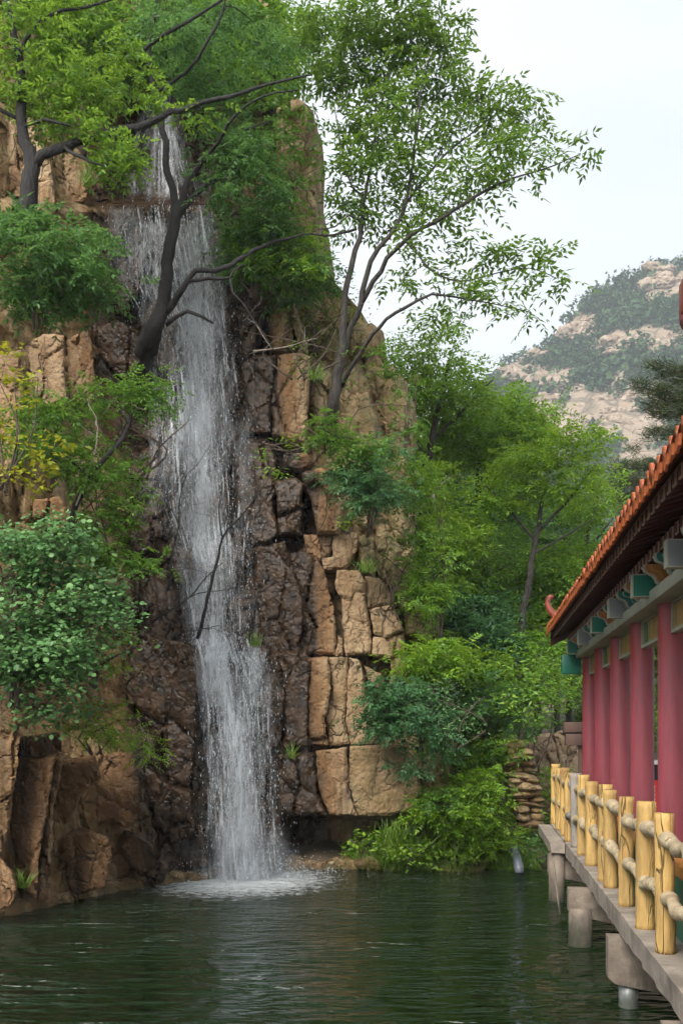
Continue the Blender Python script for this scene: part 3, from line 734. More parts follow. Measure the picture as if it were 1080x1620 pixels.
def grow(mb, paths, targets, rg, twig=0.012, tipr=0.0035, step=0.16, sides=5, wob=0.06, rmin=0.007):
    """tubes for the traced limbs, then a twig from the nearest wood to every target"""
    NP, NR, NT = [], [], []
    for P in paths:
        C = resample(P, step); C[1:-1, :3] += rg.normal(0, 0.015, (len(C) - 2, 3)) * np.minimum(1, C[1:-1, 3:] * 20)
        C[:, 3] = np.maximum(C[:, 3], rmin)
        mb.tube(C[:, :3], C[:, 3], 9 if C[0, 3] > 0.06 else 6)
        T = unit(np.gradient(C[:, :3], axis=0)); s0 = 1 if len(C) > 2 else 0
        NP.append(C[s0:, :3]); NR.append(C[s0:, 3]); NT.append(T[s0:])
    P = np.concatenate(NP); R = np.concatenate(NR); T = np.concatenate(NT)
    if len(targets) == 0: return np.zeros((0, 3))
    targets = np.asarray(targets); d0 = np.array([np.min(np.linalg.norm(P - t, axis=1)) for t in targets])
    outd = np.zeros_like(targets)
    for ti in np.argsort(d0):
        t = targets[ti]; v = t - P; d = np.linalg.norm(v, axis=1)
        i = int(np.argmin(d * (1 + 0.35 * (np.sum(v * T, 1) / (d + 1e-6) < -0.1)) + 0.25 * np.maximum(0, P[:, 2] - t[2])))
        L_ = d[i]; k = max(3, int(L_ / step) + 2); u = np.linspace(0, 1, k)[:, None]
        c1 = P[i] + T[i] * 0.35 * L_ + np.array([0, 0, 0.08 * L_]); c2 = t - v[i] * 0.3 + np.array([0, 0, 0.10 * L_])
        B = (1 - u) ** 3 * P[i] + 3 * (1 - u) ** 2 * u * c1 + 3 * (1 - u) * u * u * c2 + u ** 3 * t
        B[1:-1] += rg.normal(0, wob * min(L_, 1.0) * 0.5, (k - 2, 3))
        r0 = min(R[i] * 0.8, twig * (0.45 + 0.55 * min(L_, 2.5)) + 0.002); rr = np.linspace(r0, tipr, k)
        mb.tube(B, np.maximum(rr, tipr), sides if r0 > 0.01 else 3, cap=False)
        TT = unit(np.gradient(B, axis=0)); outd[ti] = TT[-1]
        P = np.concatenate([P, B[1:]]); R = np.concatenate([R, rr[1:]]); T = np.concatenate([T, TT[1:]])
    return outd

DENS = 5.2
def clump_points(clumps, Y, rg, dens, depth=0.8, flat=1.0, mind=0.0):
    """points filling ellipsoids given as photo position, radii in pixels and optional depth shift"""
    out = []
    for c in clumps:
        px, py, rx, ry = c[:4]; dy = c[4] if len(c) > 4 else 0.0
        Yc = Y + dy; k = Yc / F; wx, wz = rx * k, ry * k
        n = max(3, int(DENS * dens * (wx * wz * (wx * depth)) ** (2 / 3) * 3.5))
        u = unit(rg.normal(size=(n, 3))) * rg.random((n, 1)) ** 0.38
        out.append(at(px, py, Yc) + u * np.array([wx, max(0.12, wx * depth), wz]))
    return np.concatenate(out)

def px_path(pts, Y):
    """(px, py, r[, dY]) rows to x, y, z, r"""
    return [tuple(at(p[0], p[1], Y + (p[3] if len(p) > 3 else 0.0))) + (p[2],) for p in pts]

def plant(name, label, cat, Y, paths, clumps, kind, leaf='pinnate', dens=9, per=5, size=1.0, bark=None, seed=1, group=None, depth=0.8, spread=0.17,
          twig=0.012, foot=None, pairs=4, crown='crown', stem='trunk', droop=0.25, flat=0.55, ll=0.085, lw=0.036, rl=0.26):
    rg = np.random.default_rng(seed)
    base = px_path(paths[0][:1], Y)[0][:3] if foot is None else foot
    root = thing(name, label, cat, base, group=group)
    loc = np.array(base)
    tg = clump_points(clumps, Y, rg, dens, depth)
    wood = MB(); od = grow(wood, [px_path(p, Y) for p in paths], tg, rg, twig)
    wood.v = [v - loc for v in wood.v]
    wood.build(stem, bark or M_BARK, root)
    per = int(round(per * 1.3)); mb = MB(); n = len(tg) * per
    B = np.repeat(tg, per, 0); od = np.repeat(od, per, 0)
    az = rg.uniform(0, 2 * np.pi, n); h = np.stack([np.cos(az), np.sin(az), rg.normal(-0.12, .28, n)], -1)
    D = unit(h + od * 0.6)
    B = B + rg.normal(0, spread * size, (n, 3)) * np.array([1, 1, flat])
    if leaf == 'pinnate':
        compound(mb, B, D, rl * size * rg.uniform(.7, 1.25, n), pairs, ll * size, lw * size, rg, droop)
    elif leaf == 'round':
        nn = np.stack([rg.normal(0, .5, n), rg.normal(-.55, .45, n), np.full(n, 1.0)], -1)
        sz = rg.uniform(.45, 1.2, n); leaves(mb, B, D, nn, ll * size * sz, lw * size * sz * rg.uniform(.8, 1.1, n), 'round')
    elif leaf == 'simple':
        nn = np.stack([rg.normal(0, .5, n), rg.normal(-.2, .5, n), np.full(n, 1.0)], -1)
        leaves(mb, B, D, nn, ll * size * rg.uniform(.6, 1.25, n), lw * size * rg.uniform(.7, 1.2, n))
    elif leaf == 'needle':
        D = unit(D * np.array([1, 1, .6]) + np.array([0, 0, .45]))
        leaves(mb, B, D, rg.normal(size=(n, 3)), ll * size, lw * size, 'blade')
    mb.v = [v - loc for v in mb.v]
    mb.build(crown, LEAF[kind], root, smooth=False)
    return root

def bl(cx, cy, rx, ry, n, seed, rmin=18, rmax=34, dY=0.9):
    """break one big crown into many uneven clumps"""
    rg = np.random.default_rng(seed); out = []
    for _ in range(n):
        a = rg.uniform(0, 6.28); r = math.sqrt(rg.random()); s = rg.uniform(rmin, rmax)
        out.append((cx + rx * r * math.cos(a), cy + ry * r * math.sin(a), s, s * rg.uniform(.4, .65), rg.normal(0, dY)))
    return out

mountain()

# ------------------------------------------------------------------ trees on the cliff
plant('ash_tree', 'tall slender ash tree growing on the cliff edge with crown against the sky', 'tree', 17.2,
      [[(522, 668, 0.1082, .3), (527, 640, 0.1009), (534, 595, 0.0935), (541, 540, 0.0722), (545, 465, 0.0558), (557, 415, 0.0492), (571, 360, 0.0394), (574, 320, 0.0328), (585, 270, 0.0262), (602, 165, 0.0164), (620, 110, 0.0082)],
       [(536, 585, 0.0722), (552, 530, 0.0525), (570, 480, 0.0492, -.2), (585, 415, 0.0426, -.3), (612, 378, 0.0361, -.4), (628, 350, 0.0328, -.4), (645, 305, 0.0262, -.5), (660, 200, 0.0197, -.6), (667, 130, 0.0131, -.6), (690, 65, 0.0082, -.6)],
       [(572, 478, 0.0459, -.2), (600, 430, 0.0394, -.4), (625, 395, 0.0361, -.6), (650, 372, 0.0328, -.8), (690, 350, 0.0295, -1), (735, 320, 0.0262, -1.1), (790, 290, 0.0197, -1.2), (830, 276, 0.0148, -1.3), (880, 260, 0.0090, -1.3), (918, 243, 0.0049, -1.3)],
       [(640, 325, 0.0230, -.5), (665, 290, 0.0221, -.3), (700, 247, 0.0197, -.2), (740, 215, 0.0156, 0), (790, 175, 0.0107, .1), (838, 142, 0.0049, .2)],
       [(540, 612, 0.0459), (553, 585, 0.0394, -.3), (566, 562, 0.0361, -.5), (590, 530, 0.0328, -.8), (612, 505, 0.0295, -1), (640, 486, 0.0262, -1.1), (683, 465, 0.0197, -1.2), (740, 474, 0.0131, -1.3), (790, 482, 0.0082, -1.4), (840, 494, 0.0041, -1.4)],
       [(640, 380, 0.0197, -.7), (662, 402, 0.0164, -.8), (682, 428, 0.0148, -.9), (730, 445, 0.0115, -1), (790, 430, 0.0090, -1), (840, 424, 0.0066, -1), (880, 440, 0.0033, -1)],
       [(578, 310, 0.0197), (556, 295, 0.0164, .2), (540, 232, 0.0115, .4), (527, 160, 0.0066, .5)],
       [(563, 362, 0.0230), (540, 369, 0.0230, -.2), (515, 373, 0.0197, -.4), (490, 369, 0.0164, -.5), (470, 371, 0.0115, -.6)],
       [(571, 350, 0.0197), (553, 340, 0.0164, -.1), (530, 358, 0.0131, -.3), (505, 362, 0.0082, -.5)],
       [(600, 175, 0.0131), (575, 120, 0.0107, .3), (550, 60, 0.0066, .4), (535, 10, 0.0041, .5)],
       [(690, 250, 0.0131, -.3), (720, 190, 0.0098, -.5), (760, 150, 0.0066, -.5)]],
      [(600, 20, 70, 18), (530, 40, 55, 21, .5), (690, 25, 45, 14), (650, 60, 50, 16), (590, 80, 55, 18, .4), (540, 110, 45, 21, .6), (700, 80, 35, 11), (680, 125, 44, 14), (610, 140, 44, 17), (720, 135, 34, 9), (650, 185, 46, 13, -.5),
       (760, 150, 34, 8), (805, 140, 36, 9), (845, 160, 22, 8), (780, 180, 44, 9), (835, 185, 20, 6), (600, 215, 40, 16), (555, 190, 30, 21, .6), (710, 205, 40, 9), (770, 225, 44, 8, -.6), (820, 228, 40, 7, -.8), (865, 246, 30, 6, -1), (905, 244, 22, 4, -1.3),
       (540, 260, 24, 18, .5), (580, 265, 36, 13), (650, 255, 40, 11, -.4), (700, 275, 40, 8, -.6), (750, 265, 40, 8, -1), (800, 275, 36, 6, -1.2), (625, 300, 36, 11), (690, 310, 36, 7, -.7), (560, 320, 34, 13, .3), (715, 330, 40, 7, -1), (600, 345, 30, 9), (660, 345, 30, 6, -.6),
       (735, 380, 28, 6, -.9), (770, 395, 32, 7, -1), (810, 400, 30, 7, -1), (840, 420, 24, 8, -1), (865, 440, 18, 7, -1), (700, 425, 28, 6, -.9), (760, 440, 32, 7, -1.2), (720, 465, 34, 6, -1.2), (780, 468, 34, 7, -1.3), (820, 490, 24, 5, -1.4), (700, 490, 26, 5, -1.2), (650, 395, 26, 6, -.6), (640, 440, 20, 6, -.8)],
      'ash', dens=7.2, per=3, flat=.24, seed=21, depth=0.9, spread=.16, twig=.013, pairs=4, ll=.142, lw=.056, rl=.42)

plant('leaning_tree', 'black wet trunk leaning in front of the waterfall with forked top', 'tree', 16.6,
      [[(222, 574, .22, 1.3), (230, 556, .20, .7), (240, 532, .165, .25), (252, 505, .13), (262, 450, .108), (270, 385, .10), (280, 332, .098), (283, 322, .09)],
       [(281, 335, .07), (272, 300, .062), (266, 275, .06), (262, 240, .055), (258, 205, .052), (246, 155, .05), (240, 120, .046), (238, 60, .035), (246, 10, .025), (252, -40, .015)],
       [(284, 330, .07), (294, 300, .055), (306, 272, .05), (320, 256, .04), (352, 232, .03), (390, 205, .02), (430, 190, .012)],
       [(283, 338, .07), (302, 314, .05), (326, 293, .04), (360, 272, .028), (400, 262, .016)],
       [(262, 495, .06), (280, 470, .055, -.2), (298, 443, .05, -.3), (307, 428, .045, -.3), (340, 428, .042, -.4), (365, 418, .04, -.4), (390, 402, .036, -.3), (430, 383, .028, -.1), (476, 372, .016)],
       [(300, 444, .03, -.3), (330, 441, .028, -.4), (364, 440, .024, -.5), (370, 428, .02, -.5), (386, 416, .01, -.5)],
       [(364, 441, .02, -.5), (367, 462, .018, -.5), (385, 480, .014, -.5), (400, 505, .012, -.5), (418, 528, .009, -.5), (432, 552, .006, -.5)],
       [(264, 512, .05), (280, 500, .036, -.2), (297, 492, .03, -.3), (318, 501, .026, -.3), (337, 511, .018, -.3)],
       [(240, 110, .034), (222, 92, .03, -.6), (250, 62, .03, -1.1), (300, 32, .026, -1.3), (350, 0, .02, -1.4), (380, -20, .014, -1.4)],
       [(244, 150, .03), (300, 108, .026, -.9), (330, 62, .022, -1.2), (352, 20, .016, -1.3), (360, -30, .01, -1.3)],
       [(320, 256, .03, -.1), (352, 215, .028, -.8), (372, 180, .022, -1.1), (420, 150, .016, -1.2), (470, 142, .01, -1.2)]],
      bl(380, 265, 48, 66, 12, 5, 20, 34, .4) + bl(340, 60, 100, 60, 15, 6, 22, 36, .8) + [(420, 345, 34, 18), (440, 310, 30, 20), (360, 220, 36, 22), (300, 130, 40, 18, .4), (345, 150, 40, 20), (250, 40, 40, 24, .5)],
      'dark', dens=7, per=5, seed=22, bark=M_BARKD, spread=.16, twig=.013, pairs=4, ll=.10, lw=.045)

plant('cliff_tree', 'bright green tree on the upper left ledge with a long arching branch', 'tree', 15.0,
      [[(28, 375, .17, .3), (38, 340, .15), (47, 300, .13), (50, 262, .12), (40, 222, .09), (34, 190, .08), (30, 100, .06), (20, 40, .05), (2, -20, .04)],
       [(50, 268, .09), (66, 246, .075), (95, 232, .07), (140, 220, .06, .2), (180, 207, .058, .3), (215, 200, .055, .3), (270, 180, .045, .2), (320, 162, .036, .2), (380, 148, .028, .2), (440, 128, .02, .2), (490, 118, .012, .2)],
       [(30, 90, .04), (42, 60, .03), (80, 22, .025), (140, 10, .02), (200, -10, .012)],
       [(34, 190, .03), (0, 172, .03), (-40, 160, .02)],
       [(100, 231, .03), (130, 250, .022, -.3), (165, 262, .014, -.4)],
       [(36, 200, .03), (70, 190, .025, -.3), (110, 198, .014, -.4)]],
      [(40, 85, 55, 22), (95, 75, 44, 18), (60, 125, 50, 20), (110, 120, 40, 20), (20, 150, 40, 22), (80, 160, 44, 18), (60, 190, 30, 12), (140, 160, 36, 18, .3), (150, 215, 40, 14), (190, 232, 40, 14), (170, 255, 40, 14), (200, 275, 26, 12), (215, 240, 24, 12), (120, 190, 30, 12), (100, 210, 30, 10),
       (200, 130, 40, 18, .4), (180, 70, 44, 20, .4), (120, 20, 50, 22, .3), (30, 20, 50, 24), (60, 50, 40, 18), (250, 165, 30, 12, .4), (300, 190, 30, 12, .4)],
      'fresh', dens=6.3, per=5, flat=.3, seed=23, bark=M_BARKD, spread=.16, pairs=3, ll=.10, lw=.05, rl=.20)

plant('hillside_tree', 'dense dark green tree crowning the cliff top behind the waterfall', 'tree', 19.6,
      [[(470, 330, .12), (455, 240, .10), (430, 150, .08), (410, 60, .06), (400, -30, .04)], [(440, 190, .06), (400, 150, .05), (360, 120, .03)], [(425, 130, .05), (470, 80, .04), (500, 40, .02)],
       [(452, 235, .05), (420, 215, .04), (380, 190, .02)]],
      bl(430, 70, 95, 70, 20, 8, 28, 44, .9) + [(452, 165, 34, 20, -2.0), (440, 205, 30, 24, -2.0), (430, 250, 30, 26, -2.0), (445, 300, 22, 26, -2.0), (425, 340, 30, 22, -2.0)] + bl(300, 20, 130, 45, 16, 9, 30, 48, .9),
      'mid', dens=4.4, per=5, seed=24, spread=.2, pairs=3, ll=.14, lw=.062, rl=.34)

plant('hillside_tree', 'shady green tree filling the top left corner behind the ledge', 'tree', 18.4,
      [[(120, 300, .10), (130, 200, .09), (120, 100, .07), (105, 0, .05)], [(126, 150, .05), (190, 90, .04), (250, 60, .02)], [(124, 130, .05), (70, 80, .04), (20, 50, .02)]],
      bl(120, 60, 150, 80, 26, 18, 30, 50, .7) + bl(60, 190, 80, 60, 8, 19, 24, 40, .4),
      'mid', dens=5, per=5, seed=25, bark=M_BARKB, spread=.2, pairs=3, ll=.14, lw=.062, rl=.34)

def sticks(cx, cy, n, w_, h_, r=.02, seed=0):
    rg = np.random.default_rng(seed)
    return [[(cx + rg.normal(0, w_ * .15), cy, r), (cx + rg.normal(0, w_ * .5), cy - h_ * .5, r * .7), (cx + rg.normal(0, w_), cy - h_, r * .3)] for _ in range(n)]

# shrubs on the ledges: name, label, depth, foot, clumps, colour, leaf kind
SHRUBS = [
    ('shrub', 'dark leafy shrub hanging over the left cliff below the arching branch', 13.6, (60, 520), bl(75, 420, 85, 80, 20, 31, 22, 36, .3), 'dark', 'pinnate', dict(dens=10, per=5)),
    ('shrub', 'bright drooping shrub between the left rock columns above the round-leaved bush', 13.6, (80, 780), bl(85, 690, 60, 50, 10, 33, 16, 28, .25) + bl(90, 745, 45, 25, 5, 34, 14, 24, .2), 'mid', 'pinnate', dict(dens=11, per=5, size=.85)),
    ('shrub', 'shrub with pale yellow leaves at the left edge', 12.7, (10, 780), [(12, 552, 16, 8), (40, 598, 14, 7), (30, 640, 20, 9), (10, 600, 14, 12), (8, 672, 22, 12), (60, 718, 22, 9), (40, 700, 18, 8), (80, 745, 18, 9), (50, 765, 20, 9), (20, 745, 22, 12), (90, 700, 14, 6)], 'yellow', 'simple', dict(dens=16, per=7, ll=.08, lw=.055, spread=.10)),
    ('shrub', 'green shrub clinging beside the fall below the small leaning sapling', 13.9, (160, 900), [(185, 800, 24, 12), (160, 825, 30, 14), (200, 790, 20, 10), (150, 870, 34, 16), (180, 890, 34, 14), (225, 888, 24, 10), (190, 745, 20, 10), (170, 735, 18, 12), (150, 845, 20, 10)], 'mid', 'pinnate', dict(dens=12, per=5, size=.85)),
    ('shrub', 'bright green shrub hanging below the round-leaved bush beside the wet rock', 13.2, (150, 1090), bl(178, 1035, 28, 45, 9, 36, 12, 22, .15), 'bright', 'simple', dict(dens=14, per=7, ll=.06, lw=.032, spread=.10)),
    ('fern_bush', 'feathery fern bush with drooping tips on the lower left rock', 13.0, (150, 1195), [(135, 1140, 30, 14), (165, 1130, 28, 14), (180, 1155, 30, 14), (200, 1165, 24, 12), (230, 1178, 20, 9), (245, 1192, 12, 9), (150, 1165, 30, 12), (110, 1150, 20, 12)], 'bright', 'pinnate', dict(dens=13, per=5, size=.75, pairs=6, ll=.06, lw=.02)),
    ('shrub', 'blue green shrub on the boulders right of the ash trunk', 16.4, (580, 850), bl(590, 765, 48, 62, 18, 38, 16, 28, .25), 'blue', 'pinnate', dict(dens=12, per=5, size=.8)),
    ('shrub', 'small shrub at the foot of the ash trunk', 16.2, (520, 720), [(505, 685, 28, 13), (535, 690, 26, 12), (520, 665, 22, 10), (560, 700, 24, 12), (575, 715, 26, 14), (545, 720, 26, 12)], 'mid', 'pinnate', dict(dens=12, per=5, size=.75)),
    ('shrub', 'tuft of bright leaves on the brown rock column beside the fall', 16.1, (462, 715), [(458, 696, 14, 7), (470, 703, 12, 6), (425, 745, 10, 8), (415, 720, 12, 8), (440, 748, 8, 5)], 'bright', 'simple', dict(dens=16, per=6, ll=.07, lw=.03, spread=.08)),
    ('shrub', 'small bright shrub on the tan block above the pale slab', 16.4, (550, 845), [(552, 822, 16, 9), (540, 830, 12, 7), (566, 812, 14, 9)], 'bright', 'simple', dict(dens=18, per=8, ll=.06, lw=.03, spread=.09)),
    ('shrub', 'shaggy shrub under the dark boughs beside the pale rock pillar', 17.6, (430, 440), bl(410, 380, 45, 50, 12, 41, 18, 30, .3) + bl(470, 440, 40, 30, 7, 42, 16, 26, .3), 'dark', 'pinnate', dict(dens=10, per=5, size=.9)),
    ('shrub', 'fine dark scrub behind the fork of the ash trunk', 18.4, (500, 560), bl(520, 490, 50, 55, 14, 43, 18, 28, .3), 'ash', 'simple', dict(dens=9, per=6, ll=.07, lw=.028)),
    ('shrub', 'light green scrub trailing over the tops of the round boulders', 17.0, (470, 600), [(452, 500, 10, 14), (478, 545, 16, 14), (500, 575, 18, 10), (470, 590, 16, 12), (540, 565, 18, 12), (600, 590, 20, 10), (610, 640, 18, 14), (560, 610, 16, 12), (640, 600, 14, 12)], 'mid', 'simple', dict(dens=11, per=6, ll=.06, lw=.02, spread=.12)),
    ('shrub', 'deep green shrub overhanging the lowest tan block', 16.4, (660, 1190), bl(645, 1125, 58, 48, 18, 45, 18, 30, .3) + [(690, 1180, 26, 16), (655, 1200, 14, 18), (650, 1215, 12, 14)], 'blue', 'pinnate', dict(dens=12, per=5, size=.8)),
    ('shrub', 'grey green shrub in front of the deep green one', 16.2, (720, 1190), bl(705, 1120, 40, 45, 12, 46, 16, 28, .25), 'smoke', 'simple', dict(dens=13, per=7, ll=.055, lw=.028)),
    ('shrub', 'sunlit fresh green sapling beside the right end of the cliff', 17.2, (655, 1110), bl(680, 1050, 48, 34, 11, 47, 18, 30, .3), 'bright', 'pinnate', dict(dens=11, per=5, size=.9)),
    ('shrub', 'thin shrub against the rounded tan boulder at the cliff end', 17.3, (620, 960), [(650, 885, 22, 14), (670, 870, 22, 16), (640, 860, 20, 14), (625, 905, 12, 14), (668, 1000, 16, 10), (660, 975, 10, 10), (600, 885, 14, 12), (575, 890, 16, 12)], 'mid', 'simple', dict(dens=12, per=6, ll=.06, lw=.026)),
    ('shrub', 'bushy light shrub in the gully above the bank', 18.2, (760, 1250), bl(735, 1180, 52, 55, 16, 49, 20, 30, .4), 'fresh', 'pinnate', dict(dens=10, per=5, size=.85)),
    ('shrub', 'leafy shrub reaching over the stacked stone pillar', 17.6, (840, 1240), bl(850, 1095, 65, 55, 22, 50, 18, 32, .4), 'fresh', 'simple', dict(dens=12, per=7, ll=.085, lw=.042)),
    ('shrub', 'dark shrub in shadow between the bank and the gallery', 18.4, (770, 1240), bl(780, 1130, 50, 55, 14, 51, 20, 32, .4), 'dark', 'pinnate', dict(dens=9, per=5)),
    ('shrub', 'lush low shrub on the bank right of the overhang', 16.9, (720, 1350), bl(715, 1285, 50, 34, 14, 52, 16, 26, .3), 'bright', 'pinnate', dict(dens=13, per=5, size=.75)),
    ('shrub', 'lush low shrub on the bank at the left of the stone pillar', 17.2, (775, 1345), bl(752, 1272, 36, 46, 14, 53, 16, 26, .3), 'bright', 'pinnate', dict(dens=12, per=5, size=.75)),
    ('shrub', 'broad-leaved seedlings at the waterside under the overhang', 16.8, (575, 1350), [(566, 1335, 18, 10), (585, 1325, 16, 10), (600, 1335, 18, 8), (555, 1342, 10, 6)], 'bright', 'simple', dict(dens=15, per=6, ll=.08, lw=.05, spread=.10)),
    ('shrub', 'bright weeds growing behind the stone pillar beside the far railing', 18.0, (875, 1330), bl(870, 1270, 24, 50, 10, 55, 16, 24, .2), 'bright', 'simple', dict(dens=15, per=7, ll=.10, lw=.03)),
    ('shrub', 'dark tangled weeds over the water beside the deck corner', 16.7, (860, 1375), bl(865, 1345, 22, 18, 8, 56, 10, 18, .15), 'dark', 'simple', dict(dens=16, per=7, ll=.07, lw=.03)),
    ('shrub', 'bright leafy plants covering the bank below the lowest tan block', 17.0, (650, 1370), bl(650, 1342, 60, 16, 12, 57, 12, 20, .25), 'bright', 'simple', dict(dens=13, per=7, ll=.08, lw=.035)),
    ('shrub', 'ferny plants on the bank in front of the gully shrubs', 17.1, (750, 1370), bl(755, 1325, 60, 28, 14, 58, 14, 24, .25), 'bright', 'pinnate', dict(dens=12, per=5, size=.7, pairs=6, ll=.06, lw=.022)),
    ('shrub', 'leafy green climber on the rock left of the middle fall', 14.6, (215, 760), [(175, 700, 20, 12), (195, 735, 16, 10), (165, 760, 20, 12), (120, 700, 24, 14), (130, 650, 22, 12), (60, 640, 24, 12)], 'mid', 'pinnate', dict(dens=12, per=5, size=.8)),
    ('shrub', 'green shrub draped over the rock lip right of the upper fall', 17.3, (400, 470), bl(390, 400, 40, 30, 9, 92, 16, 26, .25) + bl(430, 430, 40, 22, 7, 93, 14, 22, .2), 'mid', 'pinnate', dict(dens=11, per=5, size=.8)),
    ('shrub', 'leafy shrub at the foot of the pale rock pillar', 17.2, (480, 450), bl(475, 400, 34, 34, 9, 94, 16, 24, .25), 'fresh', 'pinnate', dict(dens=11, per=5, size=.8)),
    ('shrub', 'creeper hanging on the left face of the pale rock pillar', 17.6, (450, 330), [(446, 300, 12, 26), (440, 250, 12, 22), (488, 290, 6, 26)], 'fresh', 'simple', dict(dens=12, per=6, ll=.07, lw=.035)),
    ('shrub', 'shrub spilling over the right shoulder of the round boulders', 16.9, (640, 720), [(630, 590, 20, 12), (645, 625, 14, 16), (650, 680, 12, 22), (640, 730, 18, 18), (655, 780, 12, 24), (610, 560, 20, 10), (625, 700, 16, 10), (645, 840, 14, 18)], 'mid', 'pinnate', dict(dens=11, per=5, size=.75)),
    ('shrub', 'leafy shrub growing up against the right end of the cliff', 17.4, (690, 1010), bl(678, 905, 26, 85, 16, 95, 16, 26, .25) + bl(668, 780, 16, 50, 7, 96, 14, 22, .2), 'fresh', 'pinnate', dict(dens=11, per=5, size=.8)),
    ('shrub', 'low creeping shrub spilling off the lowest tan block end', 16.6, (690, 1290), [(672, 1275, 22, 10), (700, 1272, 24, 10), (715, 1260, 20, 14), (685, 1262, 18, 8)], 'mid', 'pinnate', dict(dens=13, per=5, size=.7)),
]
for k, (nm, lab, Y, ft, cl, kind, lf, kw) in enumerate(SHRUBS):
    cxm = sum(c[0] for c in cl) / len(cl); tpm = min(c[1] for c in cl)
    plant(nm, lab, 'bush' if nm == 'shrub' else 'fern', Y, sticks(ft[0], ft[1], 4, abs(cxm - ft[0]) + 14, max(14, (ft[1] - tpm) * .8), .018, k), cl, kind, lf, seed=100 + k, bark=M_BARKB, stem='stems', crown='foliage', **dict(kw, dens=kw['dens'] * 1.0, ll=kw.get('ll', .085) * 1.3, lw=kw.get('lw', .036) * 1.35))

plant('smoke_bush', 'big bush with round blue green leaves at the left edge', 'bush', 12.2,
      sticks(30, 1120, 6, 50, 260, .03, 3), bl(60, 870, 85, 45, 14, 60, 24, 38, .25) + bl(70, 980, 105, 75, 34, 61, 24, 38, .3) + bl(60, 1065, 85, 40, 16, 62, 22, 34, .25) + bl(80, 1115, 50, 26, 7, 63, 16, 26, .2),
      'smoke', 'round', dens=29, per=10, seed=160, bark=M_BARKB, ll=.070, lw=.061, spread=.13, stem='stems', crown='foliage', flat=.8)

plant('sapling', 'slim dark sapling leaning right beside the fall with flat leafy top', 'tree', 13.7,
      [[(108, 860, .05, .2), (116, 820, .045), (128, 780, .042), (150, 742, .036), (172, 718, .034), (196, 690, .028), (206, 668, .02), (214, 640, .012)],
       [(140, 755, .02), (118, 732, .016), (95, 712, .008)], [(204, 672, .014), (190, 650, .01), (165, 632, .006)], [(210, 655, .012), (235, 640, .008), (262, 625, .005)]],
      [(165, 630, 28, 10), (145, 612, 12, 8), (200, 618, 26, 10), (225, 605, 30, 10), (255, 610, 24, 11), (240, 630, 32, 11), (215, 640, 24, 8), (255, 645, 18, 8), (180, 618, 20, 8)],
      'mid', dens=14, per=5, seed=161, bark=M_BARKD, spread=.11, pairs=4, size=.85, stem='trunk')

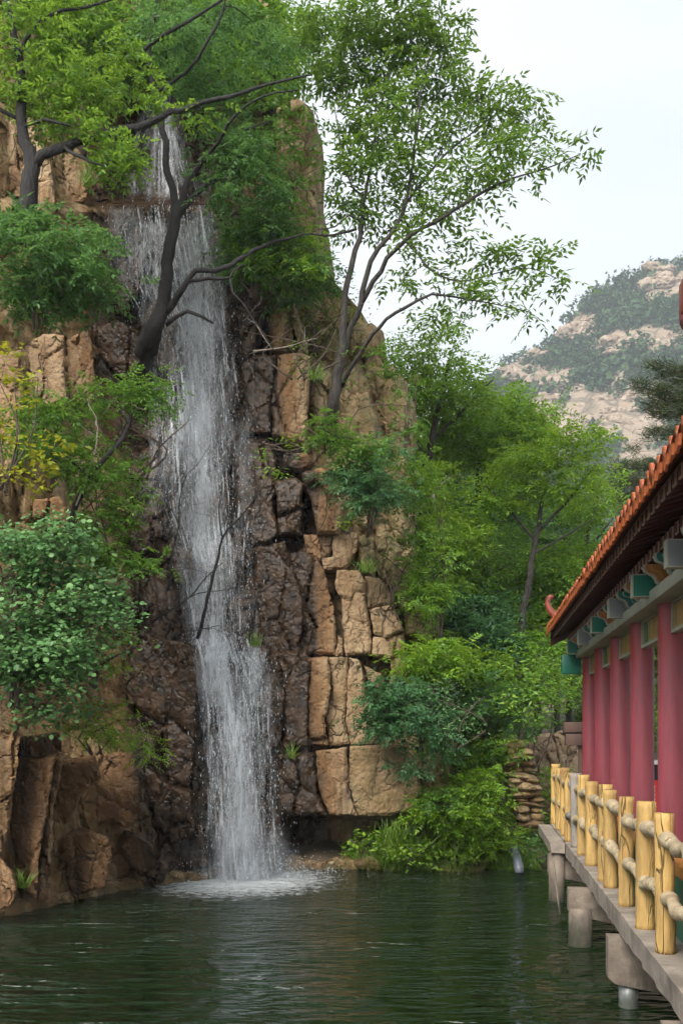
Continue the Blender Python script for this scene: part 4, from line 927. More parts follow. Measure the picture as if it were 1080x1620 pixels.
# ------------------------------------------------------------------ trees of the right slope
RT = [
    ('feathery pale tree rising behind the cliff flank against the sky', 22, [[(660, 900, .10), (668, 780, .09), (690, 660, .06), (710, 570, .03)], [(675, 740, .05), (640, 640, .03), (620, 560, .015)], [(680, 700, .04), (740, 640, .03), (780, 600, .015)]],
     bl(660, 590, 50, 50, 12, 70, 20, 34, .6) + bl(710, 620, 70, 50, 16, 71, 22, 36, .7) + bl(690, 530, 40, 25, 5, 72, 14, 24, .4), 'fresh', dict(dens=6, per=5, pairs=4)),
    ('dense green tree left of the mountain foot', 24, [[(760, 980, .12), (755, 820, .10), (760, 700, .06), (770, 620, .03)], [(757, 780, .05), (810, 700, .04), (850, 660, .02)]],
     bl(760, 680, 90, 70, 30, 73, 24, 40, .9) + [(850, 655, 24, 10), (875, 645, 14, 7)], 'fresh', dict(dens=8, per=5)),
    ('yellow green tree with flat layered top in front of the mountain', 20, [[(826, 1005, .075), (832, 940, .07), (842, 880, .06), (850, 840, .055), (856, 800, .04), (866, 760, .02)], [(848, 860, .03), (800, 800, .025), (770, 770, .012)], [(852, 840, .03), (900, 790, .025), (930, 750, .012)],
          [(846, 875, .025), (890, 850, .02), (940, 820, .01)]],
     [(830, 735, 44, 16), (870, 720, 40, 15), (800, 760, 36, 15), (900, 745, 34, 12), (850, 765, 40, 14), (920, 700, 30, 10), (895, 690, 30, 11), (780, 790, 30, 14), (830, 790, 36, 14), (890, 775, 34, 12), (930, 770, 24, 10), (935, 690, 14, 8), (940, 735, 20, 8)], 'bright', dict(dens=11, per=5, pairs=5, ll=.08, lw=.032)),
    ('thin airy tree right of the flat-topped one above the eave', 23, [[(930, 1000, .06), (925, 900, .05), (935, 820, .03), (950, 760, .015)], [(926, 890, .03), (890, 850, .015)], [(928, 870, .03), (970, 820, .015)]],
     bl(920, 870, 60, 70, 20, 76, 20, 34, .6) + bl(950, 790, 30, 35, 6, 77, 16, 26, .4), 'fresh', dict(dens=6, per=5)),
    ('fresh yellow green tree beside the cliff flank', 20, [[(690, 1000, .07), (692, 900, .06), (700, 820, .03)], [(693, 890, .03), (730, 850, .015)]],
     bl(700, 850, 60, 45, 18, 78, 20, 32, .5) + bl(665, 770, 30, 35, 6, 79, 16, 26, .3), 'bright', dict(dens=10, per=5)),
    ('shaded tree in the middle of the slope', 23, [[(760, 1080, .08), (765, 950, .07), (770, 860, .04)], [(766, 930, .03), (810, 880, .02)]],
     bl(770, 900, 75, 60, 24, 80, 22, 36, .7), 'mid', dict(dens=8, per=5)),
    ('broad tree low on the slope with large hanging leaves', 20, [[(740, 1130, .08), (745, 1030, .07), (750, 960, .04)]],
     bl(745, 980, 55, 55, 20, 81, 20, 34, .5), 'blue', dict(dens=10, per=5)),
    ('leafy tree beside the roof end', 20.5, [[(850, 1130, .07), (850, 1050, .06), (855, 990, .03)]],
     bl(850, 1010, 60, 50, 20, 82, 20, 34, .6) + bl(800, 1050, 45, 40, 10, 83, 20, 30, .4), 'fresh', dict(dens=10, per=5)),
    ('deep green tree behind the gallery roof end', 24, [[(900, 1120, .08), (900, 1000, .07), (905, 930, .04)]],
     bl(905, 970, 60, 70, 22, 84, 22, 36, .8), 'dark', dict(dens=8, per=5)),
    ('tree behind the gallery columns', 26, [[(1010, 1200, .10), (1010, 1080, .08), (1010, 1000, .05)], [(1010, 1090, .05), (1070, 1040, .03)], [(1010, 1090, .05), (950, 1050, .03)]],
     bl(1000, 1070, 90, 110, 36, 85, 28, 44, .9), 'mid', dict(dens=6, per=5)),
    ('backing tree high on the slope under the mountain', 30, [[(850, 1000, .12), (850, 880, .1), (860, 800, .05)]],
     bl(860, 860, 90, 60, 24, 86, 26, 44, 1.0), 'dark', dict(dens=5, per=5, ll=.11, lw=.05)),
    ('backing tree high on the slope behind the cliff flank', 29, [[(700, 1000, .12), (700, 880, .1), (700, 780, .05)]],
     bl(700, 780, 70, 100, 30, 87, 28, 46, 1.0), 'dark', dict(dens=5, per=5, ll=.11, lw=.05)),
    ('light green tree filling the hollow right of the cliff flank', 21, [[(700, 1060, .07), (705, 980, .06), (710, 900, .03)]],
     bl(705, 940, 55, 70, 22, 90, 20, 34, .5), 'fresh', dict(dens=9, per=5)),
    ('light green tree below the flat-topped one', 21.5, [[(880, 1080, .07), (878, 980, .06), (876, 900, .03)]],
     bl(875, 915, 60, 55, 20, 91, 20, 34, .6), 'fresh', dict(dens=8, per=5)),
    ('bright tree at the gully mouth left of the stone pillar', 19.2, [[(790, 1200, .06), (785, 1120, .05), (780, 1060, .03)]],
     bl(765, 1060, 50, 40, 14, 88, 18, 30, .4), 'bright', dict(dens=10, per=5, size=.9)),
]
for k, (lab, Y, paths, cl, kind, kw) in enumerate(RT):
    base = px_path(paths[0][:1], Y)[0]
    plant('slope_tree', lab, 'tree', Y, [[(paths[0][0][0], HZ - F * (bankz(base[0], Y) - EYE - 0.1) / Y, paths[0][0][2])] + paths[0]] + paths[1:], cl, kind, seed=200 + k, group='trees on the right slope', spread=.16, **dict(kw, dens=kw['dens'] * .72, ll=kw.get('ll', .085) * 1.5, lw=kw.get('lw', .036) * 1.55, rl=.36, pairs=kw.get('pairs', 4) - 1))

def pine(label, Y, paths, clumps, seed, **kw):
    plant('pine_tree', label, 'tree', Y, paths, clumps, 'pine', 'needle', per=34, seed=seed, bark=M_BARKB, ll=.17, lw=.012, spread=.10, group='pines above the roof', **kw)
pine('pine with tufted boughs reaching in at the right edge above the roof', 21, [[(1190, 1000, .16), (1180, 800, .14), (1170, 640, .10), (1160, 560, .06)], [(1172, 650, .05), (1120, 640, .04), (1060, 625, .03), (1010, 612, .012)], [(1168, 610, .04), (1110, 600, .03), (1050, 580, .012)], [(1175, 690, .04), (1120, 690, .03), (1040, 688, .012)]],
     [(1040, 578, 14, 8), (1062, 590, 18, 9), (1015, 612, 16, 8), (1040, 622, 22, 10), (1065, 630, 22, 12), (1030, 640, 16, 8), (1075, 655, 16, 10), (1050, 655, 20, 8), (1035, 688, 18, 7), (1062, 688, 18, 8), (1078, 610, 14, 12), (1090, 640, 30, 20), (1100, 590, 26, 16)], 301, dens=16)
pine('dark rounded pine just above the tiled eave', 27, [[(1010, 1060, .14), (1008, 900, .12), (1005, 800, .08), (1000, 730, .04)], [(1006, 800, .04), (970, 770, .02)], [(1006, 790, .04), (1045, 760, .02)]],
     [(985, 740, 20, 12), (1010, 735, 22, 12), (1035, 740, 22, 12), (975, 765, 18, 10), (1000, 760, 24, 12), (1030, 765, 24, 12), (985, 785, 20, 10), (1010, 790, 24, 12), (1000, 712, 8, 10), (990, 805, 18, 8)], 302, dens=11)

# ------------------------------------------------------------------ grass
def grass(label, spots, seed, kind='grass', Lb=(.12, .3), n_per=30, name='grass_tuft', wdt=.012, group=None, lean=.45):
    """each spot is a tuft of its own"""
    rg = np.random.default_rng(seed)
    for k, (px, py, Y, wpx) in enumerate(spots):
        base = at(px, py, Y); r = wpx * Y / F
        mb = MB(); n = int(n_per * max(1, wpx / 10))
        P = rg.normal(0, r * .5, (n, 3)) * np.array([1, .7, .15])
        D = np.stack([rg.normal(0, lean, n), rg.normal(-.25, lean * .8, n), np.full(n, 1.0)], -1)
        leaves(mb, P, D, rg.normal(size=(n, 3)) * .4 + np.array([0, -1, .5]), rg.uniform(Lb[0], Lb[1], n), wdt, 'blade')
        lab = label if isinstance(label, str) else label[k]
        o = mb.build(name, LEAF[kind], None, smooth=False, label=lab, category='grass')
        o.location = base
        if group: o['group'] = group
rgs = random.Random(9)
def bank_spots(n, x0, x1, d0, d1, seed):
    r = random.Random(seed); out = []
    for _ in range(n):
        px = r.uniform(x0, x1); Y = r.uniform(d0, d1); X = (px - CX) / F * Y; z = bankz(X, Y)
        out.append((px, HZ + F * (EYE - z) / Y, Y, r.uniform(8, 18)))
    return out
def turf(name, label, spots, kind, seed, Lb, n_per, wdt=.012, lean=.5):
    rg = np.random.default_rng(seed); mb = MB()
    for (px, py, Y, wpx) in spots:
        r = wpx * Y / F; n = int(n_per * wpx / 10)
        P = at(px, py, Y) + rg.normal(0, r * .6, (n, 3)) * np.array([1, .8, .1])
        D = np.stack([rg.normal(0, lean, n), rg.normal(-.3, lean, n), np.full(n, 1.0)], -1)
        leaves(mb, P, D, rg.normal(size=(n, 3)) * .4 + np.array([0, -1, .5]), rg.uniform(Lb[0], Lb[1], n), wdt, 'blade')
    mb.build(name, LEAF[kind], None, smooth=False, label=label, category='grass', kind='stuff')
turf('bank_grass', 'green grass growing over the bank at the waterside', bank_spots(260, 560, 885, 17.12, 18.8, 1), 'grass', 1, (.16, .40), 40)
turf('dry_grass', 'dry straw coloured grass trailing into the water along the bank', bank_spots(80, 600, 880, 17.1, 17.45, 2), 'straw', 2, (.10, .28), 26, .008, .8)
grass('tall grass tuft at the waterside left of the lush shrubs', [(625, 1335, 16.9, 30)], 11, Lb=(.25, .5), n_per=40, wdt=.016)
grass(['grass tuft at the foot of the left sliver of rock', 'small grass tuft on the ledge right of the lower fall', 'grass tuft wet by the spray beside the middle fall', 'grass tuft on top of the grey rounded boulder',
       'grass tuft hanging from the ledge beside the arching branch', 'tall grass hanging below the dark boughs right of the fall', 'grass tuft on the tan rock beside the pale slab', 'grass tuft on the round boulder top under the ash'],
      [(36, 1405, 12.6, 8), (462, 1200, 16.6, 8), (404, 1022, 17.0, 9), (455, 470, 17.3, 12), (140, 290, 14.8, 14), (350, 330, 17.3, 16), (578, 905, 16.6, 14), (500, 600, 16.9, 14)], 12, Lb=(.12, .32), n_per=34)

# ------------------------------------------------------------------ dead branches in the spray
def bare(name, label, Y, paths, seed, n=16, mat=None, reach=.35):
    rg = np.random.default_rng(seed); P = [px_path(p, Y) for p in paths]
    pts = np.concatenate([np.array(p)[1:, :3] for p in P])
    tg = pts[rg.integers(0, len(pts), n)] + rg.normal(0, reach, (n, 3)) * np.array([1, .6, .7]) + np.array([0, 0, .1])
    mb = MB(); grow(mb, P, tg, rg, .008, .0028, step=.12, sides=3, wob=.12)
    loc = np.array(P[0][0][:3]); mb.v = [v - loc for v in mb.v]
    o = mb.build(name, mat or M_BARKD, None, label=label, category='branch'); o.location = loc
bare('bare_branch', 'bare black branch arching up across the middle of the fall', 15.9, [[(312, 1010, .03, .3), (326, 960, .028), (338, 905, .024), (346, 880, .02), (352, 850, .018), (380, 818, .015), (402, 790, .012), (425, 755, .008), (430, 735, .005)], [(352, 852, .012), (346, 810, .009), (352, 762, .006)]], 1, 20)
bare('bare_branch', 'thin bare twigs rising left of the middle fall', 15.2, [[(266, 935, .022, .2), (268, 905, .018), (274, 870, .015), (283, 830, .012), (284, 790, .009), (296, 750, .006), (312, 735, .004)], [(282, 825, .008), (270, 805, .005), (255, 785, .003)]], 2, 22)
bare('bare_branch', 'tangle of bare twigs over the ledge left of the lower fall', 14.9, [[(240, 985, .02, .4), (270, 965, .016), (300, 945, .014), (325, 915, .01), (352, 890, .006)], [(270, 966, .01), (310, 940, .008), (345, 935, .005), (375, 930, .003)], [(255, 975, .01), (290, 998, .008), (318, 995, .005), (345, 990, .003)]], 3, 26)
bare('bare_branch', 'dry pale twigs on the rock right of the fall under the big boulder', 16.4, [[(400, 555, .012), (430, 552, .012), (455, 548, .01), (480, 540, .008), (500, 535, .005)], [(430, 552, .01), (415, 530, .007), (405, 512, .004)]], 4, 12, M_DEAD)
bare('bare_branch', 'fine brown twigs on the dark rock right of the fall', 16.2, [[(478, 748, .014, .2), (455, 735, .012), (440, 745, .01), (425, 775, .008), (412, 800, .006), (400, 830, .004)], [(455, 735, .008), (440, 720, .006), (430, 700, .004)]], 5, 14)
bare('bare_branch', 'pale dead sapling stems among the yellow leaves at left', 13.5, [[(120, 800, .014), (140, 745, .012), (153, 700, .01), (152, 660, .008), (140, 640, .005)], [(150, 690, .008), (130, 675, .006), (118, 660, .004)]], 6, 14, M_DEAD)
bare('bare_branch', 'pale forked dead stem in the dark hollow of the slope', 18.6, [[(686, 800, .03), (684, 776, .028), (668, 760, .02), (655, 745, .012)], [(684, 776, .02), (700, 764, .014), (712, 755, .008)]], 7, 8, M_DEAD)
bare('bare_branch', 'dark crooked branch springing from the boulder under the ash', 16.5, [[(490, 735, .02, .2), (525, 705, .02), (545, 690, .017), (570, 700, .013), (600, 715, .01), (625, 730, .006)], [(545, 690, .012), (565, 650, .01), (600, 640, .008), (650, 642, .005)]], 8, 10, M_BARKB)

# ------------------------------------------------------------------ waterfall
TIERS = [  # rows: py, left, right, density left, core position, core density
    [(150, 236, 262, .5, .5, .8), (200, 225, 285, .5, .5, .85), (260, 212, 305, .45, .55, .8), (322, 184, 336, .55, .5, .75)],
    [(324, 168, 344, .88, .68, .98), (380, 172, 352, .78, .70, .98), (450, 188, 364, .64, .68, .96), (520, 226, 372, .52, .6, 1.0), (620, 238, 384, .50, .52, .98), (700, 236, 400, .52, .42, .98), (800, 240, 408, .54, .44, 1.0), (900, 284, 398, .50, .42, .98), (1005, 302, 402, .55, .3, 1.0), (1048, 308, 416, .7, .4, 1.0)],
    [(1000, 303, 400, .7, .35, 1.0), (1020, 308, 408, .8, .35, 1.0), (1050, 312, 424, .75, .28, 1.0), (1120, 317, 432, .6, .42, 1.0), (1200, 320, 438, .5, .48, 1.02), (1300, 322, 446, .48, .48, 1.04), (1392, 322, 456, .55, .48, 1.04)],
]
def fall_mat(name, seed, gain, soft=False):
    m, t, o = nodes(name)
    u = N(t, 'UVMap').outputs[0]; dn = N(t, 'Attribute', attribute_name='dens').outputs['Fac']
    V1 = N(t, 'Mapping', {'Vector': u, 'Scale': (16, 1.1, 1), 'Location': (seed, seed * 2, 0)}).outputs[0]
    V2 = N(t, 'Mapping', {'Vector': u, 'Scale': (48, 7.0, 1), 'Location': (seed * 3, seed, 0)}).outputs[0]
    V3 = N(t, 'Mapping', {'Vector': u, 'Scale': (4, .7, 1), 'Location': (seed, 1, 0)}).outputs[0]
    a = tex(t, V1, 1.0, 5, .7, .5); b = tex(t, V2, 1.0, 4, .75, .3); c = tex(t, V3, 1.0, 3, .6, .6)
    s = mth(t, 'ADD', mth(t, 'MULTIPLY', mth(t, 'SUBTRACT', a, .5), 1.0), mth(t, 'MULTIPLY', mth(t, 'SUBTRACT', b, .5), 1.9))
    s = mth(t, 'ADD', s, mth(t, 'MULTIPLY', mth(t, 'SUBTRACT', c, .5), 1.9))
    s = mth(t, 'ADD', s, mth(t, 'SUBTRACT', dn, gain))
    al = ramp(t, s, [(0.0, 0.0), (0.9, .36)]) if soft else ramp(t, s, [(0.0, 0.0), (0.42, .42), (.95, .92)])
    d = N(t, 'BsdfPrincipled', {'Base Color': (.84, .89, .94, 1), 'Roughness': .35})
    tr = N(t, 'BsdfTranslucent', {'Color': (.82, .88, .93, 1)})
    w_ = N(t, 'MixShader', {0: .4, 1: d.outputs[0], 2: tr.outputs[0]}); tp = N(t, 'BsdfTransparent')
    x = N(t, 'MixShader', {0: al, 1: tp.outputs[0], 2: w_.outputs[0]})
    t.links.new(x.outputs[0], o.inputs['Surface'])
    return m
def tier_at(T, py):
    a = np.array(T, float); return [float(np.interp(py, a[:, 0], a[:, c])) for c in range(1, 6)]
def env(u, dl, core, dc):
    e = np.exp(-((u - core) / .36) ** 2) * dc; sd = dl * sstep(u, 0, .12) * (1 - sstep(u, .86, 1.0))
    return np.maximum(e * sstep(u, 0, .1) * (1 - sstep(u, .85, 1.0)), sd)
def fallY(px, py, off): 
    return Dback(px, py) - off
def waterfall():
    root = thing('waterfall', 'tall white waterfall dropping down the dark wet cliff into the pool', 'waterfall', tuple(at(385, 1390, 16.4) * np.array([1, 1, 0])))
    loc = np.array(root.location)
    rg = np.random.default_rng(77)
    for li, (off, gain, sd) in enumerate(((.36, .66, 1.3), (.62, .86, 7.7), (.80, .30, 4.1))):
        mat = fall_mat('falling_water' if li < 2 else 'falling_spray', sd, gain, li == 2)
        for k, T in enumerate(TIERS):
            y0, y1 = T[0][0], T[-1][0]; ny = int((y1 - y0) / 6) + 1; nx = 26
            V = []; UV = []; Dn = []; yv = 0
            for py in np.linspace(y0, y1, ny):
                l, r, dl, co, dc = tier_at(T, py)
                if li == 2: l, r, dl, dc = l - 14, r + 16, dl * .8, dc * .9
                uu = np.linspace(0, 1, nx); xs = l + (r - l) * uu
                Ys = fallY(xs, np.full(nx, py), off)
                if k == len(TIERS) - 1: Ys = Ys - .25 * np.sin(np.clip((py - 1020) / 370, 0, 1) * np.pi / 2)
                e = env(uu, dl, co, dc)
                if k > 0: e = e * (.35 + .65 * sstep(py + 9 * np.sin(uu * 9), y0 + 2, y0 + 40))
                if k < len(TIERS) - 1: e = e * (1 - .8 * sstep(py + 8 * np.sin(uu * 11), y1 - 26, y1))
                for i in range(nx):
                    p = at(xs[i], py, Ys[i] - .12 * e[i] + .05 * noise.noise(Vector((xs[i] * .05, py * .02, sd)))); V.append(p - loc); UV.append((p[0], p[2])); Dn.append(e[i])
            i = np.arange(ny - 1)[:, None] * nx; j = np.arange(nx - 1)[None, :]
            Q = np.stack([i + j, i + nx + j, i + nx + j + 1, i + j + 1], -1).reshape(-1, 4)
            o = MB().add(V, Q).build('water_sheet' if li < 2 else 'spray_veil', mat, root, attrs={'dens': Dn})
            ul = o.data.uv_layers.new(name='UVMap'); vi = np.zeros(len(o.data.loops), np.int32); o.data.loops.foreach_get('vertex_index', vi)
            ul.data.foreach_set('uv', np.array(UV, np.float32)[vi].ravel())
    # strands of water inside the sheets
    ms, t, o = nodes('water_strands')
    dn = N(t, 'Attribute', attribute_name='dens').outputs['Fac']; nn_ = tex(t, pos(t, (6, 6, 1.6)), 3.0, 4, .7)
    d = N(t, 'BsdfPrincipled', {'Base Color': (.86, .90, .94, 1), 'Roughness': .3}); tr = N(t, 'BsdfTranslucent', {'Color': (.85, .9, .94, 1)})
    w_ = N(t, 'MixShader', {0: .4, 1: d.outputs[0], 2: tr.outputs[0]}); al = mth(t, 'MULTIPLY', dn, ramp(t, nn_, [(.36, 0.0), (.56, 1.0)]))
    t.links.new(N(t, 'MixShader', {0: al, 1: N(t, 'BsdfTransparent').outputs[0], 2: w_.outputs[0]}).outputs[0], o.inputs['Surface'])
    mbs = MB(); dens_ = []
    for T, cnt in zip(TIERS, (40, 420, 330)):
        y0, y1 = T[0][0], T[-1][0]
        while cnt > 0:
            py = rg.uniform(y0 - 20, y1 - 10); l, r, dl, co, dc = tier_at(T, py); u = rg.normal(co, .30)
            if u < .02 or u > .96: continue
            if rg.random() > float(env(np.array([u]), dl, co, dc)[0]): continue
            Lp = rg.uniform(18, 85); ww = min(.034, rg.lognormal(-4.6, .55)); offY = rg.uniform(.45, .85); ph = rg.uniform(0, 9); nS = 9; P_ = []
            for q in range(nS):
                yy = py + Lp * q / (nS - 1)
                if yy < y0: yy = y0
                yy = min(yy, y1); l, r, dl, co, dc = tier_at(T, yy); px = l + (r - l) * u + 2.5 * noise.noise(Vector((yy * .03, ph, 0)))
                Y = float(fallY(px, yy, offY)) - (.25 * math.sin(min(1, max(0, (yy - 1020) / 370)) * math.pi / 2) if T is TIERS[-1] else 0)
                P_.append(at(px, yy, Y) - loc)
            P_ = np.array(P_); wv_ = ww * np.sin(np.linspace(.12, 1, nS) * math.pi * .94) + .002
            X_ = np.array([1., .15 * math.sin(ph), 0]); V_ = np.concatenate([P_ - X_ * wv_[:, None], P_ + np.array([0, -.5, 0]) * wv_[:, None], P_ + X_ * wv_[:, None]])
            i = np.arange(nS - 1); mbs.add(V_, np.concatenate([np.stack([i, i + 1, nS + i + 1, nS + i], -1), np.stack([nS + i, nS + i + 1, 2 * nS + i + 1, 2 * nS + i], -1)]))
            e_ = np.sin(np.linspace(.05, .95, nS) * math.pi) * rg.uniform(.25, .8); dens_ += list(e_ * .55) + list(e_) + list(e_ * .55); cnt -= 1
    mbs.build('water_strands', ms, root, attrs={'dens': dens_}, kind='stuff')
    # drops flung clear of the sheets
    m, t, o = nodes('water_drops')
    d = N(t, 'BsdfPrincipled', {'Base Color': (.80, .85, .90, 1), 'Roughness': .15}); tr = N(t, 'BsdfTranslucent', {'Color': (.85, .9, .94, 1)})
    t.links.new(N(t, 'MixShader', {0: .45, 1: d.outputs[0], 2: tr.outputs[0]}).outputs[0], o.inputs['Surface'])
    P = []; Sx = []; Sz = []
    for T, cnt in zip(TIERS, (500, 6500, 5000)):
        y0, y1 = T[0][0], T[-1][0]
        while cnt > 0:
            py = rg.uniform(y0, y1); l, r, dl, co, dc = tier_at(T, py); u = rg.normal(.5, .34)
            if u < -.25 or u > 1.25: continue
            e = float(env(np.array([min(max(u, .06), .8)]), dl, co, dc)[0]) * (1.0 if 0 <= u <= 1 else .25)
            if rg.random() > .25 + .75 * e: continue
            px = l + (r - l) * u; Y = float(fallY(px, py, .45)) - abs(rg.normal(0, .28)) - (.2 if T is TIERS[-1] else 0)
            P.append(at(px, py, Y)); s = min(.014, rg.lognormal(-5.95, .5)); Sx.append(s); Sz.append(s * rg.uniform(2.0, 7.0)); cnt -= 1
    for _ in range(7000):   # splash where the fall meets the pool
        a = rg.uniform(0, 6.28); r = abs(rg.normal(0, .6)); h = abs(rg.normal(0, .36)) * math.exp(-r * .8)
        c = at(388, 1388, 16.5); P.append(np.array([c[0] + r * math.cos(a) * 1.2, c[1] + r * math.sin(a) * .5 - .15, .02 + h])); s = min(.016, rg.lognormal(-5.7, .45)); Sx.append(s); Sz.append(s * rg.uniform(.9, 2.2))
    P = np.array(P) - loc; Sx = np.array(Sx); Sz = np.array(Sz)
    K = np.array([(1, 0, 0), (-1, 0, 0), (0, 1, 0), (0, -1, 0), (0, 0, 1), (0, 0, -1)], float)
    V = P[:, None, :] + K[None] * np.stack([Sx, Sx, Sz], -1)[:, None, :]
    T8 = np.array([[0, 2, 4], [2, 1, 4], [1, 3, 4], [3, 0, 4], [2, 0, 5], [1, 2, 5], [3, 1, 5], [0, 3, 5]])
    Fc = (np.arange(len(P))[:, None, None] * 6 + T8[None]).reshape(-1, 3)
    MB().add(V.reshape(-1, 3), Fc).build('water_drops', m, root, kind='stuff')
    # fine mist hanging over the splash: nested clouds of thin even spray
    mm, t, o = nodes('mist_air')
    t.links.new(N(t, 'VolumePrincipled', {'Color': (.95, .97, 1, 1), 'Density': .20}).outputs[0], o.inputs['Volume'])
    c = at(388, 1388, 16.35) * np.array([1, 1, 0]) - loc
    for k, (rx, ry, rz) in enumerate(((1.15, .55, .75), (.85, .42, .52), (.6, .3, .34), (.35, .2, 1.5))):
        bm = bmesh.new(); bmesh.ops.create_icosphere(bm, subdivisions=4, radius=1)
        for v in bm.verts:
            q = v.co.copy(); s_ = 1 + .35 * noise.fractal(q * 1.3 + Vector((k * 5, 0, 0)), 1.0, 2.0, 3); v.co = Vector((c[0] + q.x * rx * s_, c[1] + q.y * ry * s_, max(.012 + .003 * k, .2 + q.z * rz * s_)))
        me = bpy.data.meshes.new('mist'); bm.to_mesh(me); bm.free(); obj('mist', me, mm, root, kind='stuff')
waterfall()

# ------------------------------------------------------------------ gallery over the water
TH = math.atan(217 / F)
DECK = 0.84
def gal(name, label, cat, group=None): return thing(name, label, cat, (0, 0, 0), -TH, group)
M_CONC = plain('concrete', (0.165, 0.131, 0.102), .9, .4, 4.0, .9, tide=(.028, .030, .016), dirt=(.09, .075, .06))
M_CONCL = plain('deck_screed', (0.25, 0.21, 0.172), .9, .32, 3.2, .8, dirt=(.115, .09, .068))
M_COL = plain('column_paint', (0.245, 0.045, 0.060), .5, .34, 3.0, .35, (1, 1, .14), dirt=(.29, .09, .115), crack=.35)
def _red_top(m):
    # deep red towards the column top, pinker below, blended unevenly by height
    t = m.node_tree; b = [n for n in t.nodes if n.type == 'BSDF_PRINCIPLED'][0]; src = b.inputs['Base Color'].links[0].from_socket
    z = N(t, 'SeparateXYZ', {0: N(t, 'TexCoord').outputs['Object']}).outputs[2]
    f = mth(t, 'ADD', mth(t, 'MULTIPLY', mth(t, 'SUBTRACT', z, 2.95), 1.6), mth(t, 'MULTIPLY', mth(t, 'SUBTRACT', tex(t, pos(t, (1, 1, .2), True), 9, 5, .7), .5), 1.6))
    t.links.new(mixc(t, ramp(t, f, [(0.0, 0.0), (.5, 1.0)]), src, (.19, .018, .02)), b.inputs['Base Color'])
_red_top(M_COL)
M_POST = plain('log_paint_ochre', (0.45, 0.285, 0.092), .7, .36, 6.0, 1.0, (1, 1, .16), dirt=(.24, .135, .042), crack=.75)
M_RAIL = plain('log_paint_cream', (0.44, 0.35, 0.22), .75, .3, 7.0, .9, dirt=(.22, .165, .095), crack=.6)
M_GREY = plain('bare_cement_log', (0.24, 0.21, 0.18), .9, .3, 5.0, .6, (1, 1, .4), dirt=(.08, .07, .06))
M_TILE = plain('roof_tile_orange', (0.29, 0.068, 0.018), .4, .45, 6.0, .4, dirt=(.12, .035, .02))
M_RAFT = plain('rafter_red', (0.075, 0.017, 0.013), .6, .3, 4.0, .2)
M_ENDS = plain('rafter_end_outline', (0.34, 0.22, 0.16), .7, .2, 4.0, .1)
M_TEAL = plain('paint_green', (0.004, 0.115, 0.070), .5, .12, 3.0, .05)
M_TEAL2 = plain('paint_teal', (0.010, 0.095, 0.080), .5, .15, 3.0, .05)
M_ORNG = plain('paint_orange', (0.23, 0.10, 0.022), .5, .2, 3.0, .05)
M_GRYP = plain('paint_grey', (0.15, 0.165, 0.165), .6, .12, 3.0, .05)
M_PALE = plain('paint_pale', (0.25, 0.25, 0.195), .7, .15, 3.0, .1)
M_GOLD = plain('panel_gold', (0.27, 0.18, 0.05), .55, .35, 16.0, .25, (1, 1, .25), dirt=(.13, .08, .02))
M_WOOD = plain('dark_wood', (0.10, 0.055, 0.04), .7, .25, 4.0, .3, (1, 1, .2))
M_PVC = plain('white_pipe', (0.30, 0.32, 0.34), .4, .15, 4.0, .1, tide=(.05, .055, .04), dirt=(.18, .185, .18))
M_BLACK = plain('black_panel', (0.012, 0.013, 0.018), .4, .2, 3.0, .03)
M_REDP = plain('red_poster', (0.72, 0.035, 0.018), .5, .05, 3.0, .02)
M_BLUE = plain('blue_panel', (0.012, 0.12, 0.45), .5, .08, 3.0, .02)
M_WHITE = plain('white_paint', (0.78, 0.78, 0.78), .5, .05, 3.0, .03)
M_SEAT = plain('bench_orange', (0.40, 0.17, 0.035), .5, .15, 3.0, .1, (1, .2, 1))

# the deck with its beams and piers
dk = gal('walkway', 'concrete walkway deck on piers over the pool', 'walkway')
def rough_box(lo, hi, seed, ds=.12, amp=.007):
    """a cast concrete block: subdivided box with uneven faces and chipped lower edges"""
    n = [max(1, min(60, int((hi[i] - lo[i]) / ds))) for i in range(3)]
    bm = bmesh.new(); idx = {}
    def vert(i, j, k):
        if (i, j, k) not in idx:
            p = Vector((lo[0] + (hi[0] - lo[0]) * i / n[0], lo[1] + (hi[1] - lo[1]) * j / n[1], lo[2] + (hi[2] - lo[2]) * k / n[2]))
            a = noise.noise_vector(p * 3.1 + Vector((seed, 0, 0))) * amp + noise.noise_vector(p * 11 + Vector((0, seed, 0))) * amp * .7
            if k == 0 and i == 0: a += Vector((abs(noise.noise(p * 7)) * .03, 0, abs(noise.noise(p * 6 + Vector((3, 0, 0)))) * .03))
            idx[(i, j, k)] = bm.verts.new(p + a)
        return idx[(i, j, k)]
    for a, b, c in ((0, 1, 2), (1, 2, 0), (2, 0, 1)):
        for side in (0, n[c]):
            for i in range(n[a]):
                for j in range(n[b]):
                    q = []
                    for (di, dj) in ((0, 0), (1, 0), (1, 1), (0, 1)):
                        e = [0, 0, 0]; e[a] = i + di; e[b] = j + dj; e[c] = side; q.append(vert(*e))
                    try: bm.faces.new(q if side else q[::-1])
                    except ValueError: pass
    me = bpy.data.meshes.new('concrete'); bm.to_mesh(me); bm.free(); return me
for k, (s0, s1) in enumerate(((-2.5, 8.78), (8.79, 12.6), (12.61, 17.2))):
    obj('deck_slab', rough_box((1.213, s0, .645), (4.4, s1, DECK), k), M_CONCL, dk)
obj('corner_slab', rough_box((1.0, 14.35, .69), (1.2, 17.2, .835), 5), M_CONCL, dk)
